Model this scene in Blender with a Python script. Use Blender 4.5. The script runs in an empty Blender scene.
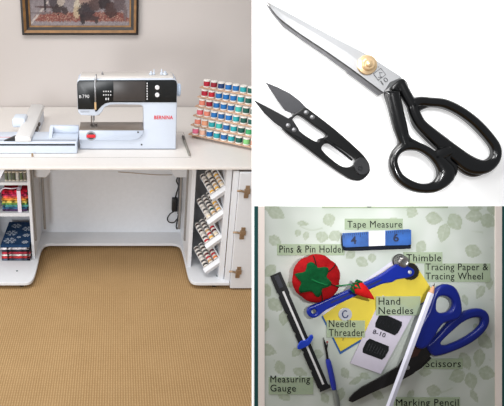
import bpy, bmesh, math, random
from mathutils import Vector, Matrix
random.seed(7)
scn = bpy.context.scene
COL = scn.collection

# ------------------------------------------------------------------ camera frame
FPX, CX, CY = 604.0, 118.0, 203.0
PITCH = math.radians(24.2)
H = 1.872
CA, SA = math.cos(PITCH), math.sin(PITCH)
CAM = Vector((0, 0, H))
FW = Vector((0, CA, -SA)); UP = Vector((0, SA, CA)); RT = Vector((1, 0, 0))
def ray(px, py): return RT*(px-CX) - UP*(py-CY) + FW*FPX
def at_y(px, py, Y): d = ray(px, py); return CAM + d*(Y/d.y)
def at_z(px, py, Z): d = ray(px, py); return CAM + d*((Z-H)/d.z)

cam_d = bpy.data.cameras.new('camera'); cam = bpy.data.objects.new('camera', cam_d); COL.objects.link(cam)
cam.location = CAM; cam.rotation_euler = (math.pi/2 - PITCH, 0, 0)
cam_d.sensor_width = 36; cam_d.lens = FPX/504*36
cam_d.shift_x = (252-CX)/504; cam_d.shift_y = 0
cam_d.clip_start = .05
scn.camera = cam
scn.view_settings.view_transform = 'Standard'
scn.view_settings.look = 'None'

# ------------------------------------------------------------------ materials
def s2l(c):
    return tuple(((v/255)/12.92 if v/255 <= .04045 else ((v/255+.055)/1.055)**2.4) for v in c)
MATS = {}
def mat(name, rgb, rough=.5, metal=0, var=.06, scale=40, bump=0, bscale=200, emit=0, coat=0, alpha=1, trans=0, spec=None):
    if name in MATS: return MATS[name]
    m = bpy.data.materials.new(name); m.use_nodes = True
    nt = m.node_tree; b = nt.nodes['Principled BSDF']
    c = s2l(rgb)
    tc = nt.nodes.new('ShaderNodeTexCoord')
    n = nt.nodes.new('ShaderNodeTexNoise'); n.inputs['Scale'].default_value = scale; n.inputs['Detail'].default_value = 3
    nt.links.new(tc.outputs['Object'], n.inputs['Vector'])
    r = nt.nodes.new('ShaderNodeMapRange')
    r.inputs['From Min'].default_value = .3; r.inputs['From Max'].default_value = .7; r.inputs['To Min'].default_value = 1-var; r.inputs['To Max'].default_value = 1+var
    nt.links.new(n.outputs['Fac'], r.inputs['Value'])
    mx = nt.nodes.new('ShaderNodeVectorMath'); mx.operation = 'SCALE'
    mx.inputs[0].default_value = c
    nt.links.new(r.outputs['Result'], mx.inputs['Scale'])
    nt.links.new(mx.outputs['Vector'], b.inputs['Base Color'])
    b.inputs['Roughness'].default_value = rough; b.inputs['Metallic'].default_value = metal
    if spec is not None: b.inputs['Specular IOR Level'].default_value = spec
    elif rough >= .7: b.inputs['Specular IOR Level'].default_value = .15
    if coat: b.inputs['Coat Weight'].default_value = coat
    if emit:
        b.inputs['Emission Color'].default_value = (*c, 1); b.inputs['Emission Strength'].default_value = emit
    if trans: b.inputs['Transmission Weight'].default_value = trans
    if alpha < 1: b.inputs['Alpha'].default_value = alpha
    if bump:
        n2 = nt.nodes.new('ShaderNodeTexNoise'); n2.inputs['Scale'].default_value = bscale
        nt.links.new(tc.outputs['Object'], n2.inputs['Vector'])
        bp = nt.nodes.new('ShaderNodeBump'); bp.inputs['Strength'].default_value = bump; bp.inputs['Distance'].default_value = .002
        nt.links.new(n2.outputs['Fac'], bp.inputs['Height']); nt.links.new(bp.outputs['Normal'], b.inputs['Normal'])
    MATS[name] = m; return m
def vcol_mat(name, rough=.8):
    m = bpy.data.materials.new(name); m.use_nodes = True; nt = m.node_tree; b = nt.nodes['Principled BSDF']
    a = nt.nodes.new('ShaderNodeVertexColor'); a.layer_name = 'Col'
    nt.links.new(a.outputs['Color'], b.inputs['Base Color']); b.inputs['Roughness'].default_value = rough
    b.inputs['Specular IOR Level'].default_value = .2
    return m

# ------------------------------------------------------------------ object helpers
def obj(name, me, material=None, parent=None, smooth=None):
    if isinstance(me, bmesh.types.BMesh):
        bm = me; me = bpy.data.meshes.new(name); bm.to_mesh(me); bm.free()
    if material and not me.materials: me.materials.append(material)
    if smooth is not None:
        for p in me.polygons: p.use_smooth = True
        try: me.set_sharp_from_angle(angle=math.radians(smooth))
        except Exception: pass
    o = bpy.data.objects.new(name, me); COL.objects.link(o)
    if parent: o.parent = parent
    return o
def tag(o, label=None, cat=None, group=None, kind=None):
    if label: o['label'] = label
    if cat: o['category'] = cat
    if group: o['group'] = group
    if kind: o['kind'] = kind
    return o
def empty(name, loc, label=None, cat=None, group=None, mw=None):
    o = bpy.data.objects.new(name, None); COL.objects.link(o); o.empty_display_size = .02
    if mw is not None: o.matrix_world = mw
    else: o.location = loc
    return tag(o, label, cat, group)
def struct(name, bm, m, smooth=None): return tag(obj(name, bm, m, smooth=smooth), kind='structure')
def BM(): return bmesh.new()
def box(bm, x0, x1, y0, y1, z0, z1, bev=0, seg=2):
    vs = [bm.verts.new((x, y, z)) for x in (x0, x1) for y in (y0, y1) for z in (z0, z1)]
    fs = [bm.faces.new([vs[i] for i in f]) for f in ((0,1,3,2),(4,6,7,5),(0,4,5,1),(2,3,7,6),(0,2,6,4),(1,5,7,3))]
    if bev:
        es = list({e for f in fs for e in f.edges})
        bmesh.ops.bevel(bm, geom=es, offset=bev, segments=seg, affect='EDGES', profile=.5)
    return bm
def prism(bm, pts, ax, a0, a1, bev=0, seg=2):
    """extrude a 2D outline: ax 'y' -> pts are (x,z); 'z' -> (x,y); 'x' -> (y,z)"""
    def P(p, a): return {'y': (p[0], a, p[1]), 'z': (p[0], p[1], a), 'x': (a, p[0], p[1])}[ax]
    A = [bm.verts.new(P(p, a0)) for p in pts]; B = [bm.verts.new(P(p, a1)) for p in pts]
    n = len(pts)
    fs = [bm.faces.new(A), bm.faces.new(B[::-1])]
    caps = fs[:]
    for i in range(n): fs.append(bm.faces.new((A[i], A[(i+1) % n], B[(i+1) % n], B[i])))
    bmesh.ops.recalc_face_normals(bm, faces=fs)
    if bev:
        es = list({e for f in caps for e in f.edges})
        bmesh.ops.bevel(bm, geom=es, offset=bev, segments=seg, affect='EDGES', profile=.5)
    return bm
def frame_of(d):
    d = d.normalized(); a = Vector((0, 0, 1)) if abs(d.z) < .9 else Vector((1, 0, 0))
    s = d.cross(a).normalized(); return s, s.cross(d).normalized()
def tube(bm, pts, rad, seg=10, closed=False, cap=True):
    pts = [Vector(p) for p in pts]; n = len(pts)
    if not hasattr(rad, '__len__'): rad = [rad]*n
    rings = []; prev = None
    for i, p in enumerate(pts):
        if closed: d = pts[(i+1) % n]-pts[i-1]
        else: d = pts[min(i+1, n-1)]-pts[max(i-1, 0)]
        if prev is None: s, t = frame_of(d)
        else:
            dn = d.normalized(); s = (prev - dn*prev.dot(dn)).normalized(); t = s.cross(dn)
        prev = s
        rings.append([bm.verts.new(p + (s*math.cos(2*math.pi*j/seg)+t*math.sin(2*math.pi*j/seg))*rad[i]) for j in range(seg)])
    fs = []
    for i in range(n if closed else n-1):
        a, b = rings[i], rings[(i+1) % n]
        for j in range(seg): fs.append(bm.faces.new((a[j], a[(j+1) % seg], b[(j+1) % seg], b[j])))
    if cap and not closed:
        fs.append(bm.faces.new(rings[0])); fs.append(bm.faces.new(rings[-1][::-1]))
    bmesh.ops.recalc_face_normals(bm, faces=fs)
    return bm
def lathe(bm, prof, seg=24, M=None):
    """prof: list of (r, z)"""
    M = M or Matrix.Identity(4); rings = []
    for r, z in prof:
        if r < 1e-6: rings.append([bm.verts.new(M @ Vector((0, 0, z)))])
        else: rings.append([bm.verts.new(M @ Vector((r*math.cos(2*math.pi*j/seg), r*math.sin(2*math.pi*j/seg), z))) for j in range(seg)])
    fs = []
    for a, b in zip(rings, rings[1:]):
        for j in range(seg):
            j2 = (j+1) % seg
            q = [a[j] if len(a) > 1 else a[0]]
            if len(a) > 1: q.append(a[j2])
            if len(b) > 1: q += [b[j2], b[j]]
            else: q.append(b[0])
            if len(q) > 2: fs.append(bm.faces.new(q))
    if len(rings[0]) > 1: fs.append(bm.faces.new(rings[0]))
    if len(rings[-1]) > 1: fs.append(bm.faces.new(rings[-1]))
    bmesh.ops.recalc_face_normals(bm, faces=fs)
    return bm
def cr(pts, n=6, closed=True):
    out = []; N = len(pts)
    for i in range(N if closed else N-1):
        g = (lambda k: pts[k % N]) if closed else (lambda k: pts[max(0, min(N-1, k))])
        p0, p1, p2, p3 = g(i-1), g(i), g(i+1), g(i+2)
        for j in range(n):
            t = j/n
            out.append(tuple(.5*((2*p1[c])+(-p0[c]+p2[c])*t+(2*p0[c]-5*p1[c]+4*p2[c]-p3[c])*t*t+(-p0[c]+3*p1[c]-3*p2[c]+p3[c])*t**3) for c in range(len(p1))))
    if not closed: out.append(tuple(pts[-1]))
    return out
def bake(cu, name, T=None):
    o = bpy.data.objects.new(name, cu); COL.objects.link(o)
    dg = bpy.context.evaluated_depsgraph_get(); dg.update()
    me = bpy.data.meshes.new_from_object(o.evaluated_get(dg)); bpy.data.objects.remove(o)
    if T is not None: me.transform(T)
    me.name = name; return me
def text_mesh(s, width, extrude=.0004, T=None, height=None, align='CENTER', bold=0):
    cu = bpy.data.curves.new('t', 'FONT'); cu.body = s; cu.align_x = 'LEFT'; cu.size = 1; cu.extrude = 0; cu.offset = 0; cu.space_character = 1.08
    me = bake(cu, 'lettering')
    xs = [v.co.x for v in me.vertices]; ys = [v.co.y for v in me.vertices]
    w = max(xs)-min(xs); sc = width/w; scy = sc if height is None else height/(max(ys)-min(ys))
    cu = bpy.data.curves.new('t', 'FONT'); cu.body = s; cu.size = 1; cu.space_character = 1.08
    cu.offset = bold; cu.extrude = extrude/sc; cu.resolution_u = 3
    me = bake(cu, 'lettering')
    x0 = min(xs); y0 = min(ys)
    me.transform(Matrix.Diagonal((sc, scy, sc, 1)) @ Matrix.Translation((-x0, -y0, 0)))
    if T is not None: me.transform(T)
    return me

# ------------------------------------------------------------------ base materials
white = mat('white_laminate', (216, 218, 222), .45, var=.015)
white_cool = mat('white_plastic_cool', (200, 208, 221), .35, var=.01)
black = mat('black_plastic', (24, 25, 28), .4)
gloss_black = mat('gloss_black', (8, 15, 19), .3, var=.02)
steel = mat('brushed_steel', (150, 150, 152), .35, .8)
dark_line = mat('dark_gap', (70, 64, 60), .8)

# ------------------------------------------------------------------ the room
T = .747
TFY = at_z(100, 167, T).y
TBY = at_z(100, 107, T).y
WALLY = TBY+.02
def plain_wall():
    m = mat('wall_paint', (196, 189, 185), .85, var=.02, scale=1.5, bump=.05, bscale=300); return m
bm = BM(); box(bm, -3.2, 3.2, WALLY, WALLY+.1, 0, 3.0); struct('wall_back', bm, plain_wall())
bm = BM(); box(bm, -3.2, 3.2, WALLY-.015, WALLY, 0, .09); struct('baseboard_back', bm, white)
def carpet_mat():
    m = bpy.data.materials.new('ribbed_carpet'); m.use_nodes = True; nt = m.node_tree; b = nt.nodes['Principled BSDF']
    tc = nt.nodes.new('ShaderNodeTexCoord')
    def wave(direction, sc, dist):
        w = nt.nodes.new('ShaderNodeTexWave'); w.bands_direction = direction; w.inputs['Scale'].default_value = sc
        w.inputs['Distortion'].default_value = dist; w.inputs['Detail'].default_value = 2; w.inputs['Detail Scale'].default_value = 4
        nt.links.new(tc.outputs['Object'], w.inputs['Vector']); return w
    w1 = wave('X', 27, 1.2); w2 = wave('Y', 20, 3.5)
    n = nt.nodes.new('ShaderNodeTexNoise'); n.inputs['Scale'].default_value = 5; n.inputs['Detail'].default_value = 5
    nt.links.new(tc.outputs['Object'], n.inputs['Vector'])
    mul = nt.nodes.new('ShaderNodeMath'); mul.operation = 'MULTIPLY'
    soft = nt.nodes.new('ShaderNodeMapRange'); soft.inputs['To Min'].default_value = .45
    nt.links.new(w2.outputs['Fac'], soft.inputs['Value'])
    nt.links.new(w1.outputs['Fac'], mul.inputs[0]); nt.links.new(soft.outputs['Result'], mul.inputs[1])
    add = nt.nodes.new('ShaderNodeMath'); add.operation = 'MULTIPLY_ADD'
    nt.links.new(n.outputs['Fac'], add.inputs[0]); add.inputs[1].default_value = .45; nt.links.new(mul.outputs[0], add.inputs[2])
    ramp = nt.nodes.new('ShaderNodeValToRGB')
    ramp.color_ramp.elements[0].position = .1; ramp.color_ramp.elements[0].color = (*s2l((146, 116, 78)), 1)
    ramp.color_ramp.elements[1].position = 1.0; ramp.color_ramp.elements[1].color = (*s2l((180, 149, 108)), 1)
    nt.links.new(add.outputs[0], ramp.inputs['Fac']); nt.links.new(ramp.outputs['Color'], b.inputs['Base Color'])
    bp = nt.nodes.new('ShaderNodeBump'); bp.inputs['Strength'].default_value = .3; bp.inputs['Distance'].default_value = .004
    nt.links.new(mul.outputs[0], bp.inputs['Height']); nt.links.new(bp.outputs['Normal'], b.inputs['Normal'])
    b.inputs['Roughness'].default_value = .95; b.inputs['Specular IOR Level'].default_value = .1
    return m
bm = BM(); box(bm, -3.2, 3.2, -1.2, WALLY+.1, -.06, 0); struct('floor', bm, carpet_mat())

# ------------------------------------------------------------------ framed painting
PY = WALLY-.03
def PX(px, py): v = at_y(px, py, PY); return v.x, v.z
x0, zb = PX(22.3, 35.0); x1, _ = PX(138.2, 34.5)
zt = zb+.66
pc = Vector(((x0+x1)/2, WALLY-.001, zb))
pt = empty('framed_picture', pc, 'old-style painting of figures in a black and gold frame, hung above the sewing machine', 'painting')
wood_dark = mat('frame_black', (36, 30, 27), .35, var=.2)
gold = mat('frame_gold', (128, 92, 52), .5, .2, var=.25, scale=25)
hw = (x1-x0)/2; pxs = 2*hw/116
def ring(bm, a0, a1, y0, y1, hh=zt-zb):
    # mitred rectangular ring between inset a0 and a1 (metres)
    def rc(a): return [(-hw+a, a), (hw-a, a), (hw-a, hh-a), (-hw+a, hh-a)]
    o, i = rc(a0), rc(a1)
    V = lambda p, y: bm.verts.new((p[0], y, p[1]))
    of, i_f, ob, ib = [V(p, y0[0]) for p in o], [V(p, y0[1]) for p in i], [V(p, y1) for p in o], [V(p, y1) for p in i]
    fs = []
    for k in range(4):
        j = (k+1) % 4
        fs += [bm.faces.new((of[k], of[j], i_f[j], i_f[k])), bm.faces.new((of[k], ob[k], ob[j], of[j])), bm.faces.new((i_f[k], i_f[j], ib[j], ib[k])), bm.faces.new((ob[k], ib[k], ib[j], ob[j]))]
    bmesh.ops.recalc_face_normals(bm, faces=fs)
bm = BM(); ring(bm, 0, 2.2*pxs, (-.03, -.036), -.002); obj('outer_moulding', bm, wood_dark, pt)
bm = BM(); ring(bm, 2.2*pxs, 4.6*pxs, (-.036, -.028), -.002); obj('gilt_band', bm, gold, pt)
bm = BM(); ring(bm, 4.6*pxs, 7.4*pxs, (-.026, -.02), -.002); obj('inner_moulding', bm, wood_dark, pt)
bm = BM(); ring(bm, 7.4*pxs, 8.9*pxs, (-.021, -.018), -.002); obj('gilt_slip', bm, gold, pt)
def vgrid(name, w, h, nx, ny, fn, plane='xz', off=0, material=None, parent=None):
    vs = []; cs = []
    for j in range(ny+1):
        for i in range(nx+1):
            x = w*(i/nx-.5); y = h*j/ny
            vs.append((x, off, y) if plane == 'xz' else (x, y-h/2, off)); cs.append(fn(i/nx, j/ny))
    fs = [(j*(nx+1)+i, j*(nx+1)+i+1, (j+1)*(nx+1)+i+1, (j+1)*(nx+1)+i) for j in range(ny) for i in range(nx)]
    me = bpy.data.meshes.new(name); me.from_pydata(vs, [], fs)
    ca = me.color_attributes.new('Col', 'FLOAT_COLOR', 'POINT')
    for k, c in enumerate(cs): ca.data[k].color = (*s2l(c), 1)
    return obj(name, me, material, parent)
def mixc(a, b, t): t = max(0, min(1, t)); return tuple(a[i]*(1-t)+b[i]*t for i in range(3))
blobs = [  # px, py, rx, ry, colour : loose painted shapes
    (49, 8, 13, 1.3, (92, 72, 72)), (41, 14, 12, 1.0, (120, 110, 112)), (58, 6, 7, 9, (62, 52, 52)), (62, 2, 4, 6, (186, 172, 160)), (54, 0, 5, 8, (84, 76, 80)),
    (80, 7, 5, 9, (204, 190, 168)), (78, 13, 4, 6, (190, 170, 142)), (88, 3, 8, 5, (156, 128, 118)), (88, 12, 9, 8, (58, 50, 54)), (84, 20, 3, 5, (54, 48, 50)),
    (97, 6, 7, 6, (86, 68, 66)), (106, 3, 6, 8, (52, 44, 46)), (113, 11, 7, 8, (74, 54, 52)), (121, 4, 6, 9, (98, 84, 86)), (92, 19, 9, 2.5, (72, 58, 58)), (98, 22, 2, 2, (70, 60, 60)),
    (46, 4, 1.3, 9, (50, 44, 46)), (66, 12, 3, 4, (70, 58, 58)), (127, 14, 2, 8, (116, 100, 100)), (70, -8, 10, 8, (110, 94, 90)), (100, -10, 9, 9, (92, 76, 74)), (60, -20, 20, 8, (72, 60, 58)), (110, -26, 14, 10, (84, 70, 62))]
def paint(u, v):
    px = 30.5+u*101; py = 26-v*((zt-zb)/pxs-17.5)
    c = mixc((150, 140, 142), (120, 110, 114), (18-py)/40)
    q = (px-36)/95
    if 13 < py+random.uniform(-.6, .6) < 22 and abs(px-(82+(py-18)*.2)) < 44+(py-14)*.9:
        c = mixc((150, 92, 82), (112, 70, 66), random.random())
        if random.random() < .2: c = (176, 142, 126)
    if abs((px-36) - (18-py)*.9) < 1.2 and py > 0: c = (190, 178, 172)
    for bx, by, rx, ry, bc in blobs:
        d = ((px-bx)/rx)**2+((py-by)/ry)**2
        if d < 1+random.uniform(-.35, .25): c = mixc(bc, c, .12)
    k = random.uniform(.78, .98); return tuple(min(255, x*k) for x in c)
ins = 8.7*pxs
vgrid('canvas', 2*hw-2*ins, zt-zb-2*ins, 150, 110, lambda u, v: paint(u, v), 'xz', -.012, vcol_mat('painted_canvas', .6), pt).location.z = ins

# ------------------------------------------------------------------ sewing cabinet
BZ1, BZ0 = .045, .027              # base board top / bottom
BFY = at_z(15, 285.6, BZ0).y       # base front
SPY = at_z(35, 258.5, BZ1).y       # side panel front
KBY = at_z(110, 232, BZ1).y        # kneehole back panel
BSY = at_z(110, 246, BZ0).y        # base strip front edge
TZ0 = T-.016
cab = empty('sewing_cabinet', (0, (BFY+KBY)/2, 0), 'large white sewing cabinet with open kneehole, spread tabletop and side storage, on the tan carpet', 'sewing cabinet')
cab_loc = Vector(cab.location)
def cobj(name, bm, m=white, parent=cab, smooth=None):
    o = obj(name, bm, m, None, smooth); o.parent = parent
    if parent is cab: o.matrix_parent_inverse = Matrix.Translation(-cab_loc)
    return o
TX0, TX1 = at_z(0, 167, T).x-.22, 1.0
bm = BM(); box(bm, TX0, TX1, TFY, TBY, TZ0, T, .003); cobj('tabletop', bm, mat('white_top', (224, 219, 214), .4, var=.012))
# base: U shaped board with rounded lobes
def bp(px, py): v = at_z(px, py, BZ0); return (v.x, v.y)
left = [(TX0+.02, KBY+.02), (TX0+.02, BFY), bp(20, 285.6), bp(28, 285.2), bp(32.5, 282.5), bp(35.5, 276), bp(38, 266), bp(40.6, 254.5), bp(43.5, 248.8), bp(48, 246.3), bp(56, 246)]
right = [bp(172, 246), bp(177, 246.8), bp(180.5, 249.5), bp(183, 257), bp(185.5, 267), bp(188, 278), bp(190.5, 282.8), bp(194, 285), bp(200, 285.6)]
left = left[:2]+cr(left[2:], 4, False); right = cr(right, 4, False)
outline = left+right+[(at_z(229.5, 285.6, BZ0).x, BFY), (at_z(229.5, 285.6, BZ0).x, KBY+.02)]
bm = BM(); prism(bm, outline, 'z', BZ0, BZ1, .002, 1); cobj('base_board', bm, smooth=40)
def vx(px, py, Y): return at_y(px, py, Y).x
XL = vx(31.3, 200, SPY)             # left panel inner face (kneehole side)
XL0 = vx(28.4, 200, SPY)
bm = BM(); box(bm, XL0, XL, SPY, KBY+.02, BZ1, TZ0, .0015); cobj('side_panel', bm)
XRY = SPY-.1
XR0, XR1 = vx(189.6, 220, XRY), vx(193.6, 220, XRY)
bm = BM(); box(bm, XR0, XR1, XRY, KBY+.02, BZ1, TZ0, .0015); cobj('side_panel', bm)
bm = BM(); box(bm, TX0+.02, TX0+.045, SPY, KBY+.02, BZ1, TZ0, .0015); cobj('side_panel', bm)
XQY = SPY-.24
XQ0, XQ1 = vx(222.2, 230, XQY), vx(227.6, 230, XQY)
bm = BM(); box(bm, XQ0, XQ1, XQY, KBY+.02, BZ1, TZ0, .0015); cobj('side_panel', bm)
bm = BM(); box(bm, XL, XR0, KBY, KBY+.018, BZ1, TZ0); cobj('back_panel', bm, mat('white_back', (218, 221, 226), .5, var=.02))
bm = BM(); box(bm, TX0+.045, XL0, KBY, KBY+.018, BZ1, TZ0); cobj('back_panel', bm)
bm = BM(); box(bm, XR1, XQ0, KBY, KBY+.018, BZ1, TZ0); cobj('back_panel', bm)
# two shelves on the left
SHY = SPY+.006
for (ya, yb) in ((182.5, 185.3), (213.2, 216.6)):
    za, zb_ = at_y(15, ya, SHY).z, at_y(15, yb, SHY).z
    bm = BM(); box(bm, TX0+.045, XL0, SHY, KBY, zb_, za, .001); cobj('shelf', bm)
S1 = at_y(15, 182.5, SHY).z; S2 = at_y(15, 213.2, SHY).z
# corner gusset at the far left
gy = TFY+.01
g = [(TX0+.05, TZ0), (vx(5, 169.6, gy), TZ0), (vx(0, 179, gy), at_y(0, 179, gy).z), (TX0+.05, at_y(0, 188, gy).z)]
bm = BM(); prism(bm, g, 'y', gy, gy+.016); cobj('corner_gusset', bm)
# lift brackets under the table, rods and runners
grey = mat('grey_runner', (150, 148, 146), .4, .5)
ly = SPY+.12
for a, b_, c, s in ((34.5, 50.5, 46, 1), (192, 171.5, 176, -1)):
    pts = [(vx(a, 169, ly), TZ0-.0005), (vx(b_, 169, ly), TZ0-.0005), (vx(b_, 171.5, ly), at_y(b_, 172, ly).z), (vx(c, 176.5, ly), at_y(c, 177.5, ly).z), (vx(a, 177.5, ly), at_y(a, 177.5, ly).z)]
    bm = BM(); prism(bm, pts, 'y', ly, ly+.05, .002, 1); cobj('lift_bracket', bm)
for px in (42.0, 181.5):
    Y = SPY+.20
    bm = BM(); p0 = at_y(px, 176, Y); p1 = at_y(px, 226, Y); tube(bm, [(p0.x, Y, TZ0-.002), (p0.x, Y, p1.z-.02)], .0085, 10); cobj('lift_rod', bm, grey, smooth=40)
for xx, d in ((XL, 1), (XR0, -1)):
    bm = BM(); box(bm, min(xx, xx+d*.01), max(xx, xx+d*.01), SPY+.04, SPY+.07, BZ1+.1, TZ0-.03, .001); cobj('metal_runner', bm, grey)
# insert outline on the table, catches, base plugs
def seam(pts, w=.0022):
    bm = BM()
    for a, b_ in zip(pts, pts[1:]):
        A, B = at_z(*a, T), at_z(*b_, T); d = (B-A).normalized(); n = Vector((-d.y, d.x, 0))*w/2
        vs = [A-n, B-n, B+n, A+n]
        lo = [bm.verts.new((v.x, v.y, T+.0002)) for v in vs]; hi = [bm.verts.new((v.x, v.y, T+.0006)) for v in vs]
        bm.faces.new(hi)
        for i in range(4): bm.faces.new((lo[i], lo[(i+1) % 4], hi[(i+1) % 4], hi[i]))
    return bm
cobj('insert_seam', seam([(0, 157.6), (191, 157.6), (183.3, 132.2), (176, 132.2)]), mat('seam_grey', (150, 144, 140), .8))
brass = mat('aged_brass', (158, 134, 108), .4, .6, var=.12)
bm = BM(); v = at_z(32.5, 156.5, T); lathe(bm, [(.006, 0), (.006, .016), (.004, .019), (0, .019)], 12, Matrix.Translation((v.x, v.y, T))); cobj('brass_catch', bm, brass, smooth=40)
for p in ((17, 271), (217, 276)):
    bm = BM(); v = at_z(*p, BZ1); lathe(bm, [(.006, .0), (.006, .0015), (0, .002)], 10, Matrix.Translation((v.x, v.y, BZ1))); cobj('cam_plug', bm, mat('plug_green', (50, 84, 78), .6))
for px in (214, -12, 22):
    v = at_z(px, 286.5, .0); bm = BM()
    lathe(bm, [(.0, -.011), (.01, -.011), (.0134, -.008), (.0134, .008), (.01, .011), (0, .011)], 18, Matrix.Translation((v.x, BFY+.035, .0135)) @ Matrix.Rotation(math.pi/2, 4, 'Y'))
    cobj('castor', bm, black, smooth=40)
# open right-hand door with brass hinges
DY = BFY-.005
dxl = vx(235.2, 232, DY)
bm = BM(); box(bm, dxl, dxl+.42, DY, DY+.022, .012, TZ0-.012, .002); dr = cobj('door', bm)
bm = BM(); box(bm, vx(228.6, 232, DY+.03), vx(234.0, 232, DY+.03), DY+.025, DY+.045, BZ1-.004, TZ0-.012, .001); cobj('door_stile', bm)
for px, py in ((245.0, 191.6), (240.6, 233), (236.4, 272)):
    c = at_y(px, py, DY); s = .0057
    bm = BM()
    box(bm, c.x-.8*s, c.x+3.4*s, DY-.006, DY+.0006, c.z-6.4*s, c.z-1*s, .001); box(bm, c.x+.2*s, c.x+4.0*s, DY-.006, DY+.0006, c.z+1.2*s, c.z+6.2*s, .001)
    box(bm, c.x-.8*s, c.x+4.6*s, DY-.012, DY+.0006, c.z-1.8*s, c.z+3*s, .0015)
    tube(bm, [(c.x-7.5*s, DY-.004, c.z+.9*s), (c.x-4.5*s, DY-.008, c.z+1.4*s), (c.x-.1*s, DY-.009, c.z+.2*s)], .006, 8)
    o = obj('hinge', bm, brass); o.parent = dr

# tilted spool trays in the right-hand unit
spool_plastic = mat('spool_white', (236, 232, 226), .4, var=.02)
RY = SPY-.2
trays = [((212.0, 196.8), (227.0, 186.4)), ((208.8, 221.4), (223.6, 210.6)), ((206.8, 245.6), (221.0, 235.0)), ((205.2, 269.4), (220.5, 258.6))]
THREAD = {}
def thread_mat(rgb):
    k = 'thread_%d_%d_%d' % rgb
    if k not in MATS:
        mat(k, rgb, .55, var=.12, scale=300)
    return MATS[k]
CN = {'golden yellow': (226, 172, 70), 'cream': (226, 212, 186), 'pale grey': (176, 172, 168), 'dark brown': (66, 50, 46), 'black': (38, 36, 38), 'crimson': (178, 30, 44), 'tan': (186, 150, 106),
      'dark green': (20, 78, 66), 'charcoal': (64, 62, 66), 'maroon': (98, 32, 42), 'orange': (222, 122, 62)}
tray_cols = [
    [['golden yellow', 'pale grey', 'charcoal', 'dark brown', 'pale grey', 'charcoal'], ['golden yellow', 'tan', 'dark brown', 'charcoal', 'cream', 'charcoal'], ['cream', 'tan', 'tan', 'golden yellow', 'dark brown', 'charcoal']],
    [['cream', 'pale grey', 'charcoal', 'pale grey', 'charcoal', 'dark brown'], ['tan', 'dark green', 'dark brown', 'charcoal', 'dark brown', 'charcoal'], ['golden yellow', 'tan', 'golden yellow', 'charcoal', 'dark brown', 'charcoal']],
    [['crimson', 'charcoal', 'pale grey', 'dark brown', 'charcoal', 'dark brown'], ['golden yellow', 'crimson', 'tan', 'charcoal', 'dark brown', 'charcoal'], ['cream', 'maroon', 'crimson', 'pale grey', 'charcoal', 'dark brown']],
    [['black', 'charcoal', 'pale grey', 'dark brown', 'charcoal', 'dark brown'], ['tan', 'crimson', 'maroon', 'charcoal', 'dark brown', 'charcoal'], ['orange', 'crimson', 'maroon', 'tan', 'dark brown', 'charcoal']]]
TN = ['top tray', 'second tray from the top', 'third tray from the top', 'lowest tray']
CNM = ['left', 'middle', 'right']; ON = ['first', 'second', 'third', 'fourth', 'fifth', 'sixth', 'seventh', 'eighth', 'ninth']
tshared = {}
def tray_spool(base, axis, r, L, cname, label):
    s, t = frame_of(axis)
    M = Matrix((( s.x, t.x, axis.x, base.x), (s.y, t.y, axis.y, base.y), (s.z, t.z, axis.z, base.z), (0, 0, 0, 1)))
    key = ('sp', round(r, 5), round(L, 5))
    if key not in tshared:
        bm = BM(); lathe(bm, [(0, 0), (r, 0), (r, L*.16), (r*.55, L*.18), (r*.55, L*.82), (r, L*.84), (r, L), (r*.3, L), (r*.3, L*.9), (0, L*.9)], 14)
        tshared[key] = obj('thread_spool', bm, spool_plastic, smooth=40)
        bm = BM(); lathe(bm, [(r*.56, L*.185), (r*.86, L*.2), (r*.9, L*.5), (r*.86, L*.8), (r*.56, L*.815)], 14)
        th = obj('thread', bm, thread_mat(CN.get(cname, (99, 99, 99))), smooth=50); th.parent = tshared[key]
        o = tshared[key]
    else:
        o = tshared[key].copy(); COL.objects.link(o)
        th = tshared[key].children[0].copy(); COL.objects.link(th); th.parent = o
    return o, th, M
def color_thread(th, rgb):
    th.material_slots[0].link = 'OBJECT'; th.material_slots[0].material = thread_mat(rgb)
for ti, (a, b_) in enumerate(trays):
    A, B = at_y(*a, RY), at_y(*b_, RY)
    Vv = at_y(a[0]-13, a[1]-18, RY+.13)-A
    U = B-A; ul = U.length; u = U.normalized(); vl = Vv.length; v = (Vv - u*Vv.dot(u)).normalized(); vl = Vv.dot(v)
    n = u.cross(v)
    if n.y > 0: n = -n
    TM = Matrix(((u.x, v.x, n.x, A.x), (u.y, v.y, n.y, A.y), (u.z, v.z, n.z, A.z), (0, 0, 0, 1)))
    bm = BM(); box(bm, -.004, ul, 0, vl, -.006, 0, .001); o = cobj('spool_tray', bm); o.matrix_basis = TM
    bm = BM(); box(bm, -.006, ul+.008, -.030, 0, -.006, .022, .001); r_ = obj('tray_rail', bm, white); r_.parent = o
    bm = BM(); box(bm, ul, ul+.006, -.010, vl, -.006, .03, .001); r_ = obj('tray_end', bm, white); r_.parent = o
    R = ul/3/2*.86; nr = 6; L = (vl-.006)/nr*.9
    for c in range(3):
        for r in range(nr):
            cn = tray_cols[ti][c][r]
            base = A + u*(ul*(c+.5)/3) + v*(.003+(vl-.006)*r/nr) + n*(R+.001)
            sp, th, M = tray_spool(base, v, R, L, cn, '')
            sp.matrix_basis = M; color_thread(th, CN[cn])
            tag(sp, '%s thread spool, %s from the front, %s column, %s in the cabinet' % (cn, ON[r], CNM[c], ['top tray', 'second tray', 'third tray', 'lowest tray'][ti]), 'thread spool', 'thread spools in the tilted cabinet trays')

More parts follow.
